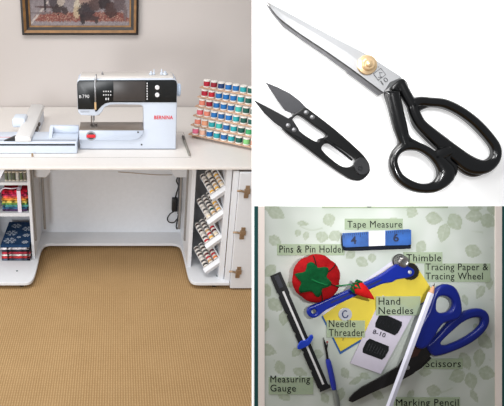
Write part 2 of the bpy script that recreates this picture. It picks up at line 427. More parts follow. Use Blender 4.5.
# power adapter and cables inside the kneehole
AY = KBY-.06
p = at_y(174.8, 205, AY)
ad = empty('power_adapter', (p.x, KBY-.004, at_y(174.8, 212, AY).z), 'black power adapter with looped cords, hanging inside the kneehole on the right', 'power adapter')
adl = Vector(ad.location)
def aobj(name, bm, m): o = obj(name, bm, m, ad, 45); o.matrix_parent_inverse = Matrix.Translation(-adl); return o
c0, c1 = at_y(172.3, 199.3, KBY-.04), at_y(177.3, 212, KBY-.04)
bm = BM(); box(bm, c0.x, c1.x, KBY-.04, KBY-.002, c1.z, c0.z, .004); aobj('adapter_case', bm, black)
def cpath(pts, Y): return cr([tuple(at_y(*q, Y)) for q in pts], 5, False)
bm = BM(); tube(bm, cpath([(175, 199.5), (176.5, 193), (178.5, 186), (176.5, 181), (178, 176), (178, 172)], KBY-.02), .0045, 8); aobj('cord', bm, black)
bm = BM(); tube(bm, cpath([(174, 211.5), (170, 214), (167.4, 218.5), (169, 222), (174, 222.5), (177, 219), (178.8, 222), (178.6, 226), (177, 229), (176.3, 226), (177.5, 219), (178.9, 210), (179, 200)], KBY-.025), .0042, 8); aobj('cord', bm, black)
bm = BM(); tube(bm, cpath([(179.6, 176), (179.6, 190), (179.2, 204), (178.6, 214)], KBY-.05), .009, 8); aobj('thick_cable', bm, mat('cable_grey', (52, 54, 60), .5))
bm = BM(); tube(bm, cpath([(118, 172), (135, 173.2), (155, 174.8), (172, 175)], KBY-.01), .002, 6); aobj('thin_wire', bm, mat('wire_tan', (170, 150, 130), .6))

# ------------------------------------------------------------------ things on the left shelves
ry = SHY+.03
for i in range(6):
    px = 6.6+i*3.75
    a = at_y(px, 181, ry); r = .0098; hh = .058
    bm = BM(); lathe(bm, [(r, 0), (r, hh*.1), (r*.6, hh*.12), (r*.6, hh*.86), (r, hh*.88), (r, hh), (r*.4, hh), (r*.4, hh*.95), (0, hh*.95)], 16)
    o = obj('thread_reel', bm, mat('reel_cap', (196, 186, 170), .5), smooth=40); o.location = (a.x, ry, S1)
    bm = BM(); lathe(bm, [(r*.6, hh*.13), (r*.93, hh*.15), (r*.93, hh*.83), (r*.6, hh*.85)], 16)
    nm, rgb = [('olive green', (92, 100, 76)), ('grey green', (116, 124, 104)), ('dark olive', (72, 78, 58)), ('pale grey', (186, 184, 176)), ('moss green', (86, 98, 66)), ('grey brown', (110, 104, 92))][i]
    th = obj('thread', bm, thread_mat(rgb), o, smooth=40)
    tag(o, 'reel of %s thread on the top left shelf, %s from the left' % (nm, ON[i]), 'thread reel', 'thread reels on the top left shelf')
# rainbow bundle of folded fabrics tied with ribbon
fy0 = SHY+.012
bx0, bx1 = vx(2.2, 205, fy0), vx(27.2, 205, fy0); bz1 = at_y(15, 191, fy0).z
fb = empty('fabric_bundle', ((bx0+bx1)/2, fy0+.115, S2+.001), 'rainbow bundle of folded fabrics tied with white ribbon, on the middle left shelf', 'fabric bundle')
W2, Dp = (bx1-bx0)/2, .22
cols = [(88, 66, 104), (58, 92, 128), (70, 128, 128), (104, 142, 76), (186, 170, 88), (206, 138, 62), (200, 88, 70), (186, 56, 92), (176, 34, 66), (158, 22, 40)]
hh = (bz1-S2)/len(cols)
def fold_mesh(w, d, h, z0, wob=.004):
    bm = BM(); pts = []
    y0, y1 = -d/2+random.uniform(0, wob), d/2
    prof = []
    for k in range(7):
        a = math.pi/2+math.pi*k/6; prof.append((y0+h/2+math.cos(a)*h/2, z0+h/2+math.sin(a)*h/2))
    prof += [(y1, z0), (y1, z0+h)]
    dx = random.uniform(-wob, wob)
    prism(bm, prof, 'x', -w+dx, w+dx)
    return bm
for i, c in enumerate(cols):
    m = mat('cotton_%d' % i, c, .9, var=.95, scale=45)
    obj('folded_fabric', fold_mesh(W2*.985, Dp, hh*random.uniform(.9, 1.0), i*hh, .008), m, fb)
rib = mat('ribbon_white', (226, 218, 232), .5, var=.05)
bm = BM(); hx = W2*.38; tot = hh*len(cols)
box(bm, hx-.011, hx+.011, -Dp/2-.005, -Dp/2-.002, 0, tot+.004); box(bm, hx-.011, hx+.011, -Dp/2-.005, Dp/2, tot+.001, tot+.004)
o = obj('ribbon', bm, rib, fb)
bm = BM(); tube(bm, cr([(hx, -Dp/2+.03, tot+.006), (hx-.04, -Dp/2+.0, tot+.012), (hx-.085, -Dp/2+.01, tot+.01), (hx-.11, -Dp/2-.006, tot-.006), (hx-.115, -Dp/2-.007, tot-.035)], 4, False), .003, 6); obj('ribbon_tail', bm, rib, fb)
# stack under it: navy snowflake fabric on top of printed fabrics
ny0 = SPY-.045
nx0, nx1 = vx(.2, 250, ny0), XL0-.005; W2 = (nx1-nx0)/2; cxn = (nx0+nx1)/2
spec = [('folded_fabric', (70, 78, 96), 'grey blue'), ('folded_fabric', (170, 52, 54), 'red'), ('folded_fabric', (196, 190, 186), 'pale grey'), ('folded_fabric', (150, 46, 58), 'dark red'), ('folded_fabric', (48, 50, 60), 'charcoal'), ('folded_fabric', (190, 186, 190), 'white printed')]
ztop = at_y(15, 246.5, ny0).z; hs = (ztop-BZ1)/7.2
z = BZ1+.0005
POS = ['bottom of the stack', 'second up in the stack', 'third up in the stack', 'fourth up in the stack', 'fifth up in the stack', 'just under the navy fabric']
for i, (nm, c, cn) in enumerate(spec):
    o = obj(nm, fold_mesh(W2-.003, .32, hs, 0, .005), mat('print_%d' % i, c, .9, var=1.0, scale=50))
    o.location = (cxn, ny0+.17, z); z += hs+.0003
    tag(o, 'folded %s fabric, %s on the base of the left cabinet' % (cn, POS[i]), 'folded fabric', 'folded fabrics stacked at lower left')
navy = mat('navy_cotton', (30, 58, 92), .9, var=.25, scale=60)
sheet = mat('snow_print', (206, 214, 224), .9)
o = obj('folded_fabric', fold_mesh(W2-.002, .32, hs*1.25, 0, .001), navy); o.location = (cxn, ny0+.17, z)
tag(o, 'folded navy fabric printed with white snowflakes, topmost of the lower left stack', 'folded fabric', 'folded fabrics stacked at lower left')
bm = BM(); zt_ = hs*1.25+.0006
def flake(cx_, cy_, r):
    for k in range(6):
        a = k*math.pi/3+.2; d = Vector((math.cos(a), math.sin(a), 0)); nn = Vector((-d.y, d.x, 0))
        segs = [(Vector((0, 0, 0)), d*r)]
        for t in (.5, .75):
            for s in (-1, 1): segs.append((d*r*t, d*r*t+(d+nn*s*1.1)*r*.28))
        for A, B in segs:
            e = (B-A).normalized(); w = Vector((-e.y, e.x, 0))*.0014; Z = Vector((cx_, cy_, zt_))
            bm.faces.new([bm.verts.new(Z+q) for q in (A-w, B-w, B+w, A+w)])
for fx, fyy, r in ((-.04, -.1, .036), (.055, -.12, .018), (-.045, .0, .034), (.05, -.03, .02), (.045, .06, .03), (-.03, .1, .03), (.008, -.055, .012)): bm = BM(); flake(fx, fyy, r); obj('snowflake', bm, sheet, o)

# ------------------------------------------------------------------ sewing machine
MY = at_z(110, 149.6, T).y
def mp(px, py, Y=None): v = at_y(px, py, MY if Y is None else Y); return (v.x, v.z)
mroot = empty('sewing_machine', (mp(127, 149)[0], MY+.07, T), 'white computerised sewing machine with glossy black control panel and touchscreen, on the table', 'sewing machine')
ml = Vector(mroot.location)
def mobj(name, bm, m, smooth=40, parent=None):
    o = obj(name, bm, m, None, smooth)
    if parent: o.parent = parent
    else: o.parent = mroot; o.matrix_parent_inverse = Matrix.Translation(-ml)
    return o
MD = .15
def mz(p): return max(p, T+.002)
body = [(76.8, 84), (77.4, 81), (79.5, 79.2), (172, 78.6), (175.5, 79.6), (177.4, 82.5), (177.3, 96), (175.9, 149.4), (79.8, 149.4), (79.3, 129.6), (143.5, 129.6), (143.8, 126), (143.6, 109), (142.5, 106.2), (140, 105), (116, 104.6), (109, 105.2), (104.5, 107.5), (102, 112), (99, 115.2), (95, 116), (81, 115.2), (78.5, 113), (77.6, 108)]
pts = [mp(*q) for q in body]; pts = [(x, mz(z)) for x, z in pts]
bm = BM(); prism(bm, pts, 'y', MY, MY+MD, .006, 3); mobj('body', bm, white_cool, 35)
# warm white top cover, slightly domed
bm = BM(); xa, za = mp(80, 79.4); xb, zb_ = mp(174, 78.8)
box(bm, xa, xb, MY+.012, MY+MD-.008, za-.004, za+.012, .006, 3); mobj('top_cover', bm, mat('white_warm', (202, 197, 192), .4, var=.01))
fas = [(77, 84), (77.6, 81.8), (79.6, 80.2), (174.5, 79.8), (176.4, 81.2), (177, 84), (176.5, 102.2), (110, 102.2), (105.5, 103.2), (101.5, 106), (97.5, 110.5), (95.6, 112), (94.8, 109.2), (78, 109.2)]
bm = BM(); prism(bm, [mp(*q) for q in fas], 'y', MY-.004, MY+.001, .0015, 2); fa = mobj('control_panel', bm, gloss_black, 35)
def mbox(name, a, b_, y0, y1, m, bev=0, parent=None):
    (xa, za), (xb, zb_) = mp(*a), mp(*b_); bm = BM(); box(bm, xa, xb, MY+y0, MY+y1, zb_, za, bev)
    o = mobj(name, bm, m, 40)
    if parent: o.parent = parent; o.matrix_parent_inverse = (Matrix.Translation(ml) if False else Matrix.Identity(4)); o.matrix_parent_inverse = Matrix.Identity(4)
    return o
screen = mbox('touchscreen', (113.4, 81.2), (145.3, 101), -.0055, -.003, mat('screen_grey', (62, 58, 57), .35, var=.2, scale=8), .0008)
pale = mat('pale_mark', (214, 214, 216), .5)
for k in range(7): mbox('side_button', (146.6, 82.4+k*2.6), (147.6, 84+k*2.6), -.0055, -.003, pale)
for r in range(3):
    for k in range(4):
        if r == 2 and k in (0, 3): continue
        mbox('stitch_button', (103.2+k*2.3, 90.6+r*3.5), (104.3+k*2.3, 91.8+r*3.5+(1 if r == 2 else 0)), -.0055, -.003, pale)
for py in (87.2, 94.6):
    x, z_ = mp(157.2, py); bm = BM()
    lathe(bm, [(.0125, 0), (.0125, .006), (.010, .009), (.005, .009), (.004, .007), (0, .007)], 20, Matrix.Translation((x, MY-.004, z_)) @ Matrix.Rotation(math.pi/2, 4, 'X')); mobj('control_knob', bm, mat('knob_white', (228, 228, 230), .3))
def mtext(name, s, a, wpx, m, yoff=-.0048, hpx=None, bold=0):
    x, z_ = mp(*a); sc = (mp(160, 110)[0]-mp(159, 110)[0])
    me = text_mesh(s, wpx*sc, .0006, Matrix.Translation((x, MY+yoff, z_)) @ Matrix.Rotation(math.pi/2, 4, 'X'), None if hpx is None else hpx*sc*1.05, bold=bold)
    return mobj(name, me, m, None)
redm = mat('logo_red', (214, 30, 44), .5)
mtext('brand_lettering', 'BERNINA', (154.2, 119.1), 18.6, redm, -.0008, 3.4, .02)
mtext('model_lettering', '790', (82.6, 97.8), 6.6, pale, hpx=3.2)
mtext('model_lettering', 'B', (79.3, 97.8), 2.2, pale, hpx=2.6)
mtext('small_lettering', 'BERNINA', (80.6, 112.4), 9, mat('grey_mark', (168, 172, 180), .6), -.0008, 1.5)
# threading slot and take-up
mbox('threading_slot', (94.4, 79.2), (96.2, 104), -.0065, .0, steel, .0006)
mbox('lower_thread_guide', (94.4, 102), (96.4, 109.4), -.0068, .0, mat('guide_tan', (196, 162, 116), .5))
bm = BM(); tube(bm, [(mp(95.8, 82)[0], MY-.004, mp(95.8, 82)[1]), (mp(95.9, 77)[0], MY-.004, mp(95.8, 77)[1]), (mp(96.2, 74.4)[0], MY+.003, mp(96, 74.4)[1])], .004, 8); mobj('take_up_lever', bm, steel)
# needle bar and presser foot
nx_, nz_ = mp(93.2, 115); _, nb = mp(93.2, 126.2)
by = MY+.045
bz = at_y(93, 129.6, MY).z
bm = BM(); tube(bm, [(nx_, by, nz_+.02), (nx_, by, bz+.04)], .006, 10); mobj('needle_bar', bm, steel)
bm = BM(); tube(bm, [(nx_, by, bz+.045), (nx_, by, bz+.004)], [.0022, .0008], 6); mobj('needle', bm, steel)
bm = BM(); box(bm, nx_-.015, nx_-.009, by-.005, by+.005, bz+.012, nz_+.01, .001); box(bm, nx_-.020, nx_-.008, by-.022, by+.02, bz+.0065, bz+.012, .001); box(bm, nx_+.008, nx_+.020, by-.022, by+.02, bz+.0065, bz+.012, .001); box(bm, nx_-.020, nx_+.020, by+.006, by+.02, bz+.010, bz+.016, .001); mobj('presser_foot', bm, mat('foot_metal', (110, 104, 100), .3, .7))
bm = BM(); box(bm, nx_-.005, nx_+.034, by-.012, by-.002, nz_-.012, nz_+.004, .002); mobj('needle_clamp', bm, mat('clamp_bronze', (128, 108, 88), .4, .5))
bm = BM(); box(bm, nx_-.042, nx_-.02, by-.02, by, nz_-.004, nz_+.005, .002); mobj('thread_cutter', bm, black)
# free arm bed with grey stitch plate
bx_0, bx_1 = mp(79.2, 129.6)[0], mp(143.4, 129.6)[0]
bm = BM(); box(bm, bx_0, bx_1, MY-.018, MY+.128, bz+.0005, bz+.006, .002); bed = mobj('bed_plate', bm, mat('bed_grey', (132, 122, 113), .3, .35, var=.1, scale=12))
bm = BM(); box(bm, nx_-.02, nx_+.022, by-.035, by+.03, bz+.0055, bz+.0068); o = mobj('needle_plate', bm, mat('plate_silver', (142, 136, 130), .3, .6))
fa_pts = [(79.1, 130), (143.2, 130), (142.8, 133.5), (140.5, 137), (136.5, 139.4), (131, 140.4), (79.4, 140.2)]
bm = BM(); prism(bm, [mp(*q, MY-.016) for q in fa_pts], 'y', MY-.016, MY+.002, .003, 2); mobj('free_arm', bm, mat('white_arm', (194, 204, 220), .3, var=.01), 35)
bm = BM(); x, z_ = mp(91.2, 135); MM = Matrix.Translation((x, MY-.0165, z_)) @ Matrix.Rotation(math.pi/2, 4, 'X')
lathe(bm, [(.028, 0), (.028, .0012), (.0, .0012)], 24, MM); em = mobj('hook_cover_emblem', bm, mat('emblem_grey', (150, 152, 158), .4))
bm = BM(); lathe(bm, [(.020, .0013), (.020, .002), (0, .002)], 24, MM); mobj('emblem_core', bm, mat('emblem_dark', (66, 62, 66), .5))
xx0, zz0 = mp(86.8, 133.6); xx1, zz1 = mp(95.6, 136.6)
bm = BM(); box(bm, xx0, xx1, MY-.0200, MY-.0182, zz1, zz0, .001); mobj('emblem_band', bm, redm)
bm = BM(); box(bm, mp(79.7, 149)[0], mp(175.9, 149)[0], MY-.0015, MY+.001, T+.002, mp(100, 148.4)[1], 0); mobj('base_shadow_line', bm, mat('base_shade', (150, 156, 168), .5))  # grey strip painted in as the shadow line along the machine's bottom
for q in ((141.6, 144.6), (138, 131.3)):
    x, z_ = mp(*q); bm = BM(); lathe(bm, [(.005, 0), (.005, .002), (0, .002)], 10, Matrix.Translation((x, MY-.0002 if q[1] > 140 else MY-.0158, z_)) @ Matrix.Rotation(math.pi/2, 4, 'X')); mobj('socket', bm, black)
# hand wheel, spool pins on top, thread guide button
x, z_ = mp(177.4, 92.5); bm = BM()
lathe(bm, [(.030, -.002), (.034, .004), (.036, .016), (.032, .022), (0, .022)], 28, Matrix.Translation((x, MY+.06, z_)) @ Matrix.Rotation(math.pi/2, 4, 'Y')); mobj('handwheel', bm, mat('wheel_blue', (190, 206, 226), .35))
clear = mat('clear_guides', (196, 204, 216), .3, var=.05)
zt2 = mp(150, 79)[1]+.012
for px, hgt, r in ((151, .018, .011), (154, .03, .006), (161.5, .03, .008), (165, .02, .014), (102.5, .016, .006)):
    x = vx(px, 76, MY+.06); bm = BM(); lathe(bm, [(r, 0), (r, hgt*.4), (r*.5, hgt*.5), (r*.5, hgt*.9), (r*.3, hgt), (0, hgt)], 14, Matrix.Translation((x, MY+.06, zt2-.001))); mobj('thread_guide', bm, clear if px > 110 else steel)

# ------------------------------------------------------------------ embroidery module
EY = at_z(40, 154, T).y
ez = at_y(40, 142.0, EY).z
ex1 = vx(77.0, 148, EY); ex0 = TX0+.03
emod = empty('embroidery_module', ((ex0+ex1)/2, EY+.08, T), 'white embroidery module with raised carriage arm and dark front slot, left of the machine', 'embroidery module')
el = Vector(emod.location)
def eobj(name, bm, m=white_cool, smooth=40): o = obj(name, bm, m, emod, smooth); o.matrix_parent_inverse = Matrix.Translation(-el); return o
eyb = EY+.19
ex1b = mp(78.6, 140)[0]-.004
bm = BM(); box(bm, ex0, ex1b, EY, MY-.03, T+.001, ez, .006, 3); box(bm, ex0, ex1b, MY-.05, eyb, T+.001, ez, .004); eobj('module_base', bm, mat('module_white', (202, 211, 224), .35, var=.01))
a = at_y(0, 143.8, EY); b_ = at_y(0, 145.6, EY); bm = BM()
box(bm, ex0+.01, vx(75, 144, EY), EY-.0015, EY+.004, b_.z, a.z); eobj('front_slot', bm, mat('slot_dark', (44, 50, 58), .6))
# long carriage arm
ay = EY+.006
ax0, ax1 = vx(15.4, 141, ay), vx(30.6, 141, ay); az1 = at_y(20, 135.8, ay).z
ayb = at_z(33.5, 104.0, az1).y
prof = [(ax0, ez+.0005), (ax1, ez+.0005), (ax1+.004, az1-.02), (ax1-.002, az1-.006), (ax1-.022, az1), (ax0+.006, az1), (ax0, az1-.006)]
bm = BM(); prism(bm, prof, 'y', ay-.008, ayb, .003, 2); eobj('carriage_arm', bm, mat('arm_white', (216, 215, 214), .35, var=.01), 30)
bm = BM(); prism(bm, [(ax0+.003, T+.001), (ax1-.003, T+.001), (ax1-.003, ez+.001), (ax0+.003, ez+.001)], 'y', eyb+.001, ayb-.01); eobj('arm_support', bm, white_cool)
for fy_ in (.30, .38, .5):
    yy = ay+(ayb-ay)*fy_; bm = BM(); box(bm, ax1-.002, ax1+.012, yy, yy+.03, az1-.05, az1-.03, .003); eobj('carriage_clip', bm, mat('clip_dark', (84, 78, 74), .5))
# rounded end housing on the left of the arm
hy = at_z(20, 128, ez).y
ha, hb = at_y(12.3, 128, hy), at_y(31, 119, hy)
bm = BM(); box(bm, ha.x, ax0+.02, hy, hy+.12, ez+.0005, hb.z, .012, 3); eobj('arm_housing', bm, mat('housing_blue', (214, 224, 236), .35, var=.01))
# recessed bay next to the machine
rz = at_y(60, 125.6, eyb-.02).z
rx0 = vx(50, 130, eyb-.03)
bm = BM(); box(bm, rx0, ex1b, eyb-.03, eyb, ez+.0005, ez+.042, .004); eobj('bay_wall', bm)
bm = BM(); prism(bm, [(MY-.02, ez+.0005), (eyb-.0305, ez+.0005), (eyb-.0305, ez+.04)], 'x', rx0, rx0+.02, .001, 1); eobj('bay_side', bm)
# black tongue and red guide line
v0, v1, v2 = at_y(4, 144, EY+.012), at_y(15, 144, EY+.012), at_y(14.6, 136.5, EY+.012)
bm = BM(); prism(bm, [(v0.x, ez+.0004), (ax0-.001, ez+.0004), (ax0-.001, max(v2.z, ez+.01))], 'y', EY+.012, EY+.04); eobj('black_tongue', bm, black)
v0 = at_z(-6, 137.3, ez); v1 = at_z(10.5, 137.3, ez)
bm = BM(); box(bm, v0.x, v1.x, v0.y-.003, v0.y+.003, ez, ez+.0008); eobj('red_line', bm, mat('line_red', (212, 110, 104), .6))

# ------------------------------------------------------------------ pen on the table
A, B = at_z(182.3, 136, T), at_z(189.6, 156.5, T); d = (B-A)
pen = empty('stylus_pen', (A+B)/2, 'slim grey and black pen lying on the table, right of the sewing machine', 'pen')
def pobj(name, pts, rad, m):
    bm = BM(); tube(bm, [p_-(A+B)/2+Vector((0, 0, .0085)) for p_ in pts], rad, 12); return obj(name, bm, m, pen, 40)
pobj('barrel', [A+d*.30, A+d*.32, A+d*.96, B], [.006, .0075, .0075, .005], mat('pen_grey', (150, 148, 140), .35, .4))
pobj('black_cap', [A+d*.06, A+d*.1, A+d*.299], [.004, .0078, .0078], black)
pobj('tip', [A, A+d*.059], [.0015, .0035], steel)

# ------------------------------------------------------------------ wooden thread rack on the table
wood = mat('rack_wood', (192, 156, 130), .55, var=.12, scale=30)
A = at_z(192.0, 133.2, T+.025); B = at_z(262, 147.8, T+.025)
rd = (B-A); rl = rd.length; rdir = rd.normalized(); back = Vector((-rdir.y, rdir.x, 0))
def solve_top():
    best = None
    for k in range(5, 60):
        off = k*.01
        base = A+back*off
        q = at_y(203.2, 86.3, base.y)
        e = abs((q-A).dot(rdir))
        if best is None or e < best[0]: best = (e, off, q)
    return best
_, boff, tq = solve_top()
boff = min(max(boff, .06), .30); tq = at_y(203.2, 86.3, (A+back*boff).y)
upv = tq-A; upv = upv - rdir*upv.dot(rdir)*0
rk = empty('thread_rack', (A+B)/2 - Vector((0, 0, .025)), 'slanted wooden thread rack with six rows of pegs, on the table\'s right', 'thread rack')
rkl = Vector(rk.location)
def robj(name, bm, m=wood, smooth=None): o = obj(name, bm, m, rk, smooth); o.matrix_parent_inverse = Matrix.Translation(-rkl); return o
def obox(bm, o, u, v, w):
    vs = [bm.verts.new(o+u*i+v*j+w*k) for i in (0, 1) for j in (0, 1) for k in (0, 1)]
    fs = [bm.faces.new([vs[i] for i in f]) for f in ((0,1,3,2),(4,6,7,5),(0,4,5,1),(2,3,7,6),(0,2,6,4),(1,5,7,3))]
    bmesh.ops.recalc_face_normals(bm, faces=fs)
step = (at_z(213, 135, T+.025)-at_z(205.8, 133.6, T+.025)).length
step = rl/ (70/7.35)
ledge = .026; sr = .0202; sh = .041
sp_bm = BM(); lathe(sp_bm, [(0, 0), (sr, 0), (sr, sh*.13), (sr*.6, sh*.16), (sr*.6, sh*.82), (sr, sh*.85), (sr, sh), (sr*.35, sh), (sr*.35, sh*.9), (0, sh*.9)], 18)
th_bm = BM(); lathe(th_bm, [(sr*.61, sh*.165), (sr*.93, sh*.18), (sr*.95, sh*.5), (sr*.93, sh*.8), (sr*.61, sh*.815)], 18)
sp0 = obj('thread_spool', sp_bm, spool_plastic, smooth=40); th0 = obj('thread', th_bm, thread_mat((180, 30, 50)), sp0, smooth=50)
first = True
RC = {'crimson': (176, 24, 50), 'dark red': (150, 22, 44), 'red': (196, 30, 46), 'navy': (30, 62, 112), 'blue': (24, 108, 178), 'deep blue': (28, 96, 160), 'teal': (30, 156, 164), 'bright teal': (60, 176, 168), 'dark green': (18, 84, 74),
      'orange pink': (226, 134, 112), 'salmon pink': (222, 104, 116), 'pink': (226, 112, 142), 'peach': (240, 186, 160), 'peach orange': (232, 160, 124), 'green': (58, 158, 100), 'light green': (126, 196, 122), 'orange': (224, 128, 72), 'sea green': (46, 140, 120)}
rows = [['crimson', 'dark red', 'navy', 'blue', 'blue', 'teal', 'dark green', 'sea green'],
        ['crimson', 'red', 'blue', 'blue', 'blue', 'teal', 'dark green', 'dark green'],
        ['orange pink', 'dark red', 'blue', 'blue', 'deep blue', 'bright teal', 'dark green', 'dark green'],
        ['salmon pink', 'orange pink', 'blue', 'deep blue', 'blue', 'teal', 'dark green', 'dark green'],
        ['orange pink', 'peach orange', 'teal', 'bright teal', 'deep blue', 'teal', 'dark green', 'green', 'green'],
        ['pink', 'peach', 'blue', 'teal', 'deep blue', 'teal', 'dark green', 'light green', 'orange']]
RN = ['top', 'second', 'third', 'fourth', 'fifth', 'bottom']
lipv = Vector((0, 0, .009))
for i in range(6):          # i=0 top
    t = (5-i)/5; o0 = A+upv*t
    bm = BM(); obox(bm, o0-rdir*.012-back*.0215-Vector((0, 0, .007)), rdir*(rl+.024), back*.043, Vector((0, 0, .007))); robj('peg_ledge', bm)
    ncol = len(rows[i]); bm = BM()
    for c in range(9): 
        q = o0+rdir*(step*(c+.5)); tube(bm, [q-Vector((0, 0, .002)), q+Vector((0, 0, sh*.88))], .0035, 6)
    robj('pegs', bm)
    for c in range(ncol):
        q = o0+rdir*(step*(c+.5))
        if first: sp, th = sp0, th0; first = False
        else:
            sp = sp0.copy(); COL.objects.link(sp); th = th0.copy(); COL.objects.link(th); th.parent = sp
        sp.location = q+Vector((0, 0, .0006)); color_thread(th, RC[rows[i][c]])
        tag(sp, '%s thread spool, %s from the left, %s row of the wooden rack' % (rows[i][c], ON[c], RN[i]), 'thread spool', 'thread spools on the wooden rack')
for e in (.0, 1.0):
    bm = BM(); o0 = A+rdir*(rl*e)+back*.026
    obox(bm, o0-Vector((0, 0, .024))-rdir*.008, rdir*.016, back*.014, Vector((0, 0, .024))+upv*1.02-back*0); robj('upright', bm)
bm = BM(); obox(bm, A+rdir*.0-Vector((0, 0, .0245)), rdir*.016, back*.12, Vector((0, 0, .016))); obox(bm, B-rdir*.016-Vector((0, 0, .0245)), rdir*.016, back*.12, Vector((0, 0, .016))); robj('foot', bm)

# ================================================================== slanted display wall on the right
D = 2.1; K = D/FPX
BO = CAM + FW*D
BMX = Matrix(((1, 0, 0, BO.x), (0, UP.y, -FW.y, BO.y), (0, UP.z, -FW.z, BO.z), (0, 0, 0, 1)))   # board frame: x right, y up the slope, z out of the face
def q2(px, py, w=0): s = 1-w/D; return Vector(((px-CX)*K*s, -(py-CY)*K*s, w))
back_w = -.004
uL, uR = (253-CX)*K, (530-CX)*K
vT, vB = .80*1.0, -(BO.z/UP.z)-.0
vT = (CY+22)*K
glow_board = mat('white_wall_glow', (250, 250, 250), .6, var=.0, emit=.44)  # emission added so the wall reads pure white; it is no lamp
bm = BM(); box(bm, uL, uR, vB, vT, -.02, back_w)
o = struct('wall_right', bm, glow_board); o.matrix_world = BMX
# rear props so the slanted wall stands
for px in (420, 500):
    bm = BM(); u = (px-CX)*K
    foot = BMX.inverted() @ Vector((u, (BMX @ Vector((u, vT*.8, -.02))).y+.25, .0)); foot.x = u
    tp = Vector((u, vT*.8, -.022))
    tube(bm, [tp, foot], .02, 8); o = struct('wall_prop_1' if px == 420 else 'wall_prop_2', bm, white); o.matrix_world = BMX

class Item:
    def __init__(s, name, c, label, cat, group=None, w=0):
        s.c = q2(*c, w); s.c.z = w
        s.root = empty(name, None, label, cat, group, mw=BMX @ Matrix.Translation(s.c))
    def P(s, px, py, w): return q2(px, py, w)-s.c
    def add(s, name, me, m, smooth=40, parent=None, label=None):
        o = obj(name, me, m, parent or s.root, smooth)
        if label: o['label'] = label
        return o
    def plate(s, loops, w0, w1, bev=0, res=3, wref=None):
        cu = bpy.data.curves.new('p', 'CURVE'); cu.dimensions = '2D'; cu.fill_mode = 'BOTH'
        cu.extrude = max((w1-w0)/2-bev, 1e-5); cu.bevel_depth = bev; cu.bevel_resolution = res; cu.offset = -bev
        for lp in loops:
            sp = cu.splines.new('POLY'); sp.points.add(len(lp)-1); sp.use_cyclic_u = True
            for k, (x, y) in enumerate(lp):
                v = s.P(x, y, w1 if wref is None else wref); sp.points[k].co = (v.x, v.y, 0, 1)
        return bake(cu, 'plate', Matrix.Translation((0, 0, (w0+w1)/2-s.c.z)))
    def tube(s, pts, rad, seg=10, closed=False, sm=0):
        pts = [tuple(s.P(*p)) for p in pts]
        if sm: pts = cr(pts, sm, closed)
        bm = BM(); tube(bm, pts, rad if not hasattr(rad, '__len__') else rad, seg, closed); return bm
    def lathe(s, c, prof, seg=24, w=0):
        bm = BM(); lathe(bm, prof, seg, Matrix.Translation(s.P(*c, w))); return bm
    def text(s, txt, x, y, wpx, w, hpx=None, rot=0, bold=0, th=.0004):
        sc = K*(1-w/D)
        return text_mesh(txt, wpx*sc, th, Matrix.Translation(s.P(x, y, w)) @ Matrix.Rotation(math.radians(rot), 4, 'Z'), None if hpx is None else hpx*sc, bold=bold)
def ell(cx_, cy_, rx, ry, rot=0, n=28):
    r = math.radians(rot); out = []
    for i in range(n):
        a = 2*math.pi*i/n; x, y = rx*math.cos(a), ry*math.sin(a); out.append((cx_+x*math.cos(r)-y*math.sin(r), cy_+x*math.sin(r)+y*math.cos(r)))
    return out

# ------------------------------------------------------------------ large tailor's shears
blade_m = mat('shear_steel', (190, 191, 193), .42, .42, var=.02)
blade_edge = mat('shear_edge', (120, 120, 122), .35, .5)
enamel = mat('black_enamel', (5, 5, 6), .2, var=.0, spec=.85)
sh_ = Item('tailor_shears', (385, 92), 'large tailor shears with steel blades, gold screw and black handles on the white panel', 'scissors')
TW = .030     # top of the front blade
up_ = [(265.7, 1.0), (290, 13.8), (315, 27.3), (340, 40.6), (365.4, 53.6), (384, 65.6), (402, 77.3)]
lo_ = [(265.7, 1.0), (277, 15.5), (290, 26.3), (304, 36.2), (327, 51.5), (352, 69), (383.5, 92.3)]
rd_ = [(265.7, 1.0), (282, 13.2), (300, 24.4), (322, 37.4), (345, 51), (357, 59.5), (390, 82)]
U_, L_, R_ = (cr(p_, 5, False) for p_ in (up_, lo_, rd_))
bm = BM(); n = len(U_)
uv = [bm.verts.new(sh_.P(*p_, TW-.001)) for p_ in U_]; lv = [bm.verts.new(sh_.P(*p_, TW-.004)) for p_ in L_]; rv = [bm.verts.new(sh_.P(*p_, TW)) for p_ in R_]
ub = [bm.verts.new(sh_.P(*p_, TW-.008)) for p_ in U_]; lb = [bm.verts.new(sh_.P(*p_, TW-.012)) for p_ in L_]
for i in range(n-1):
    if i > 0: bm.faces.new((uv[i], rv[i], rv[i+1], uv[i+1])); bm.faces.new((rv[i], lv[i], lv[i+1], rv[i+1]))
    else: bm.faces.new((uv[0], rv[1], uv[1])); bm.faces.new((uv[0], lv[1], rv[1]))
    bm.faces.new((uv[i], uv[i+1], ub[i+1], ub[i])); bm.faces.new((lv[i], lb[i], lb[i+1], lv[i+1])); bm.faces.new((ub[i], ub[i+1], lb[i+1], lb[i]))
bm.faces.new((uv[-1], rv[-1], lv[-1], lb[-1], ub[-1]))
bmesh.ops.remove_doubles(bm, verts=bm.verts, dist=1e-5); bmesh.ops.recalc_face_normals(bm, faces=bm.faces)
sh_.add('front_blade', bm, blade_m, 8)
rear = [(267, 4), (272.5, 12.5), (284, 26), (302, 39), (327, 56), (346, 70), (348.5, 73), (357, 79), (379, 95.5), (386, 92), (352, 66), (327, 48), (304, 33.5), (290, 24)]
sh_.add('rear_blade', sh_.plate([rear], TW-.024, TW-.0125, .001, 1, TW-.012), blade_edge, 30)
gold_m = mat('gold_screw', (238, 206, 162), .3, .6, var=.05)
px_ = K
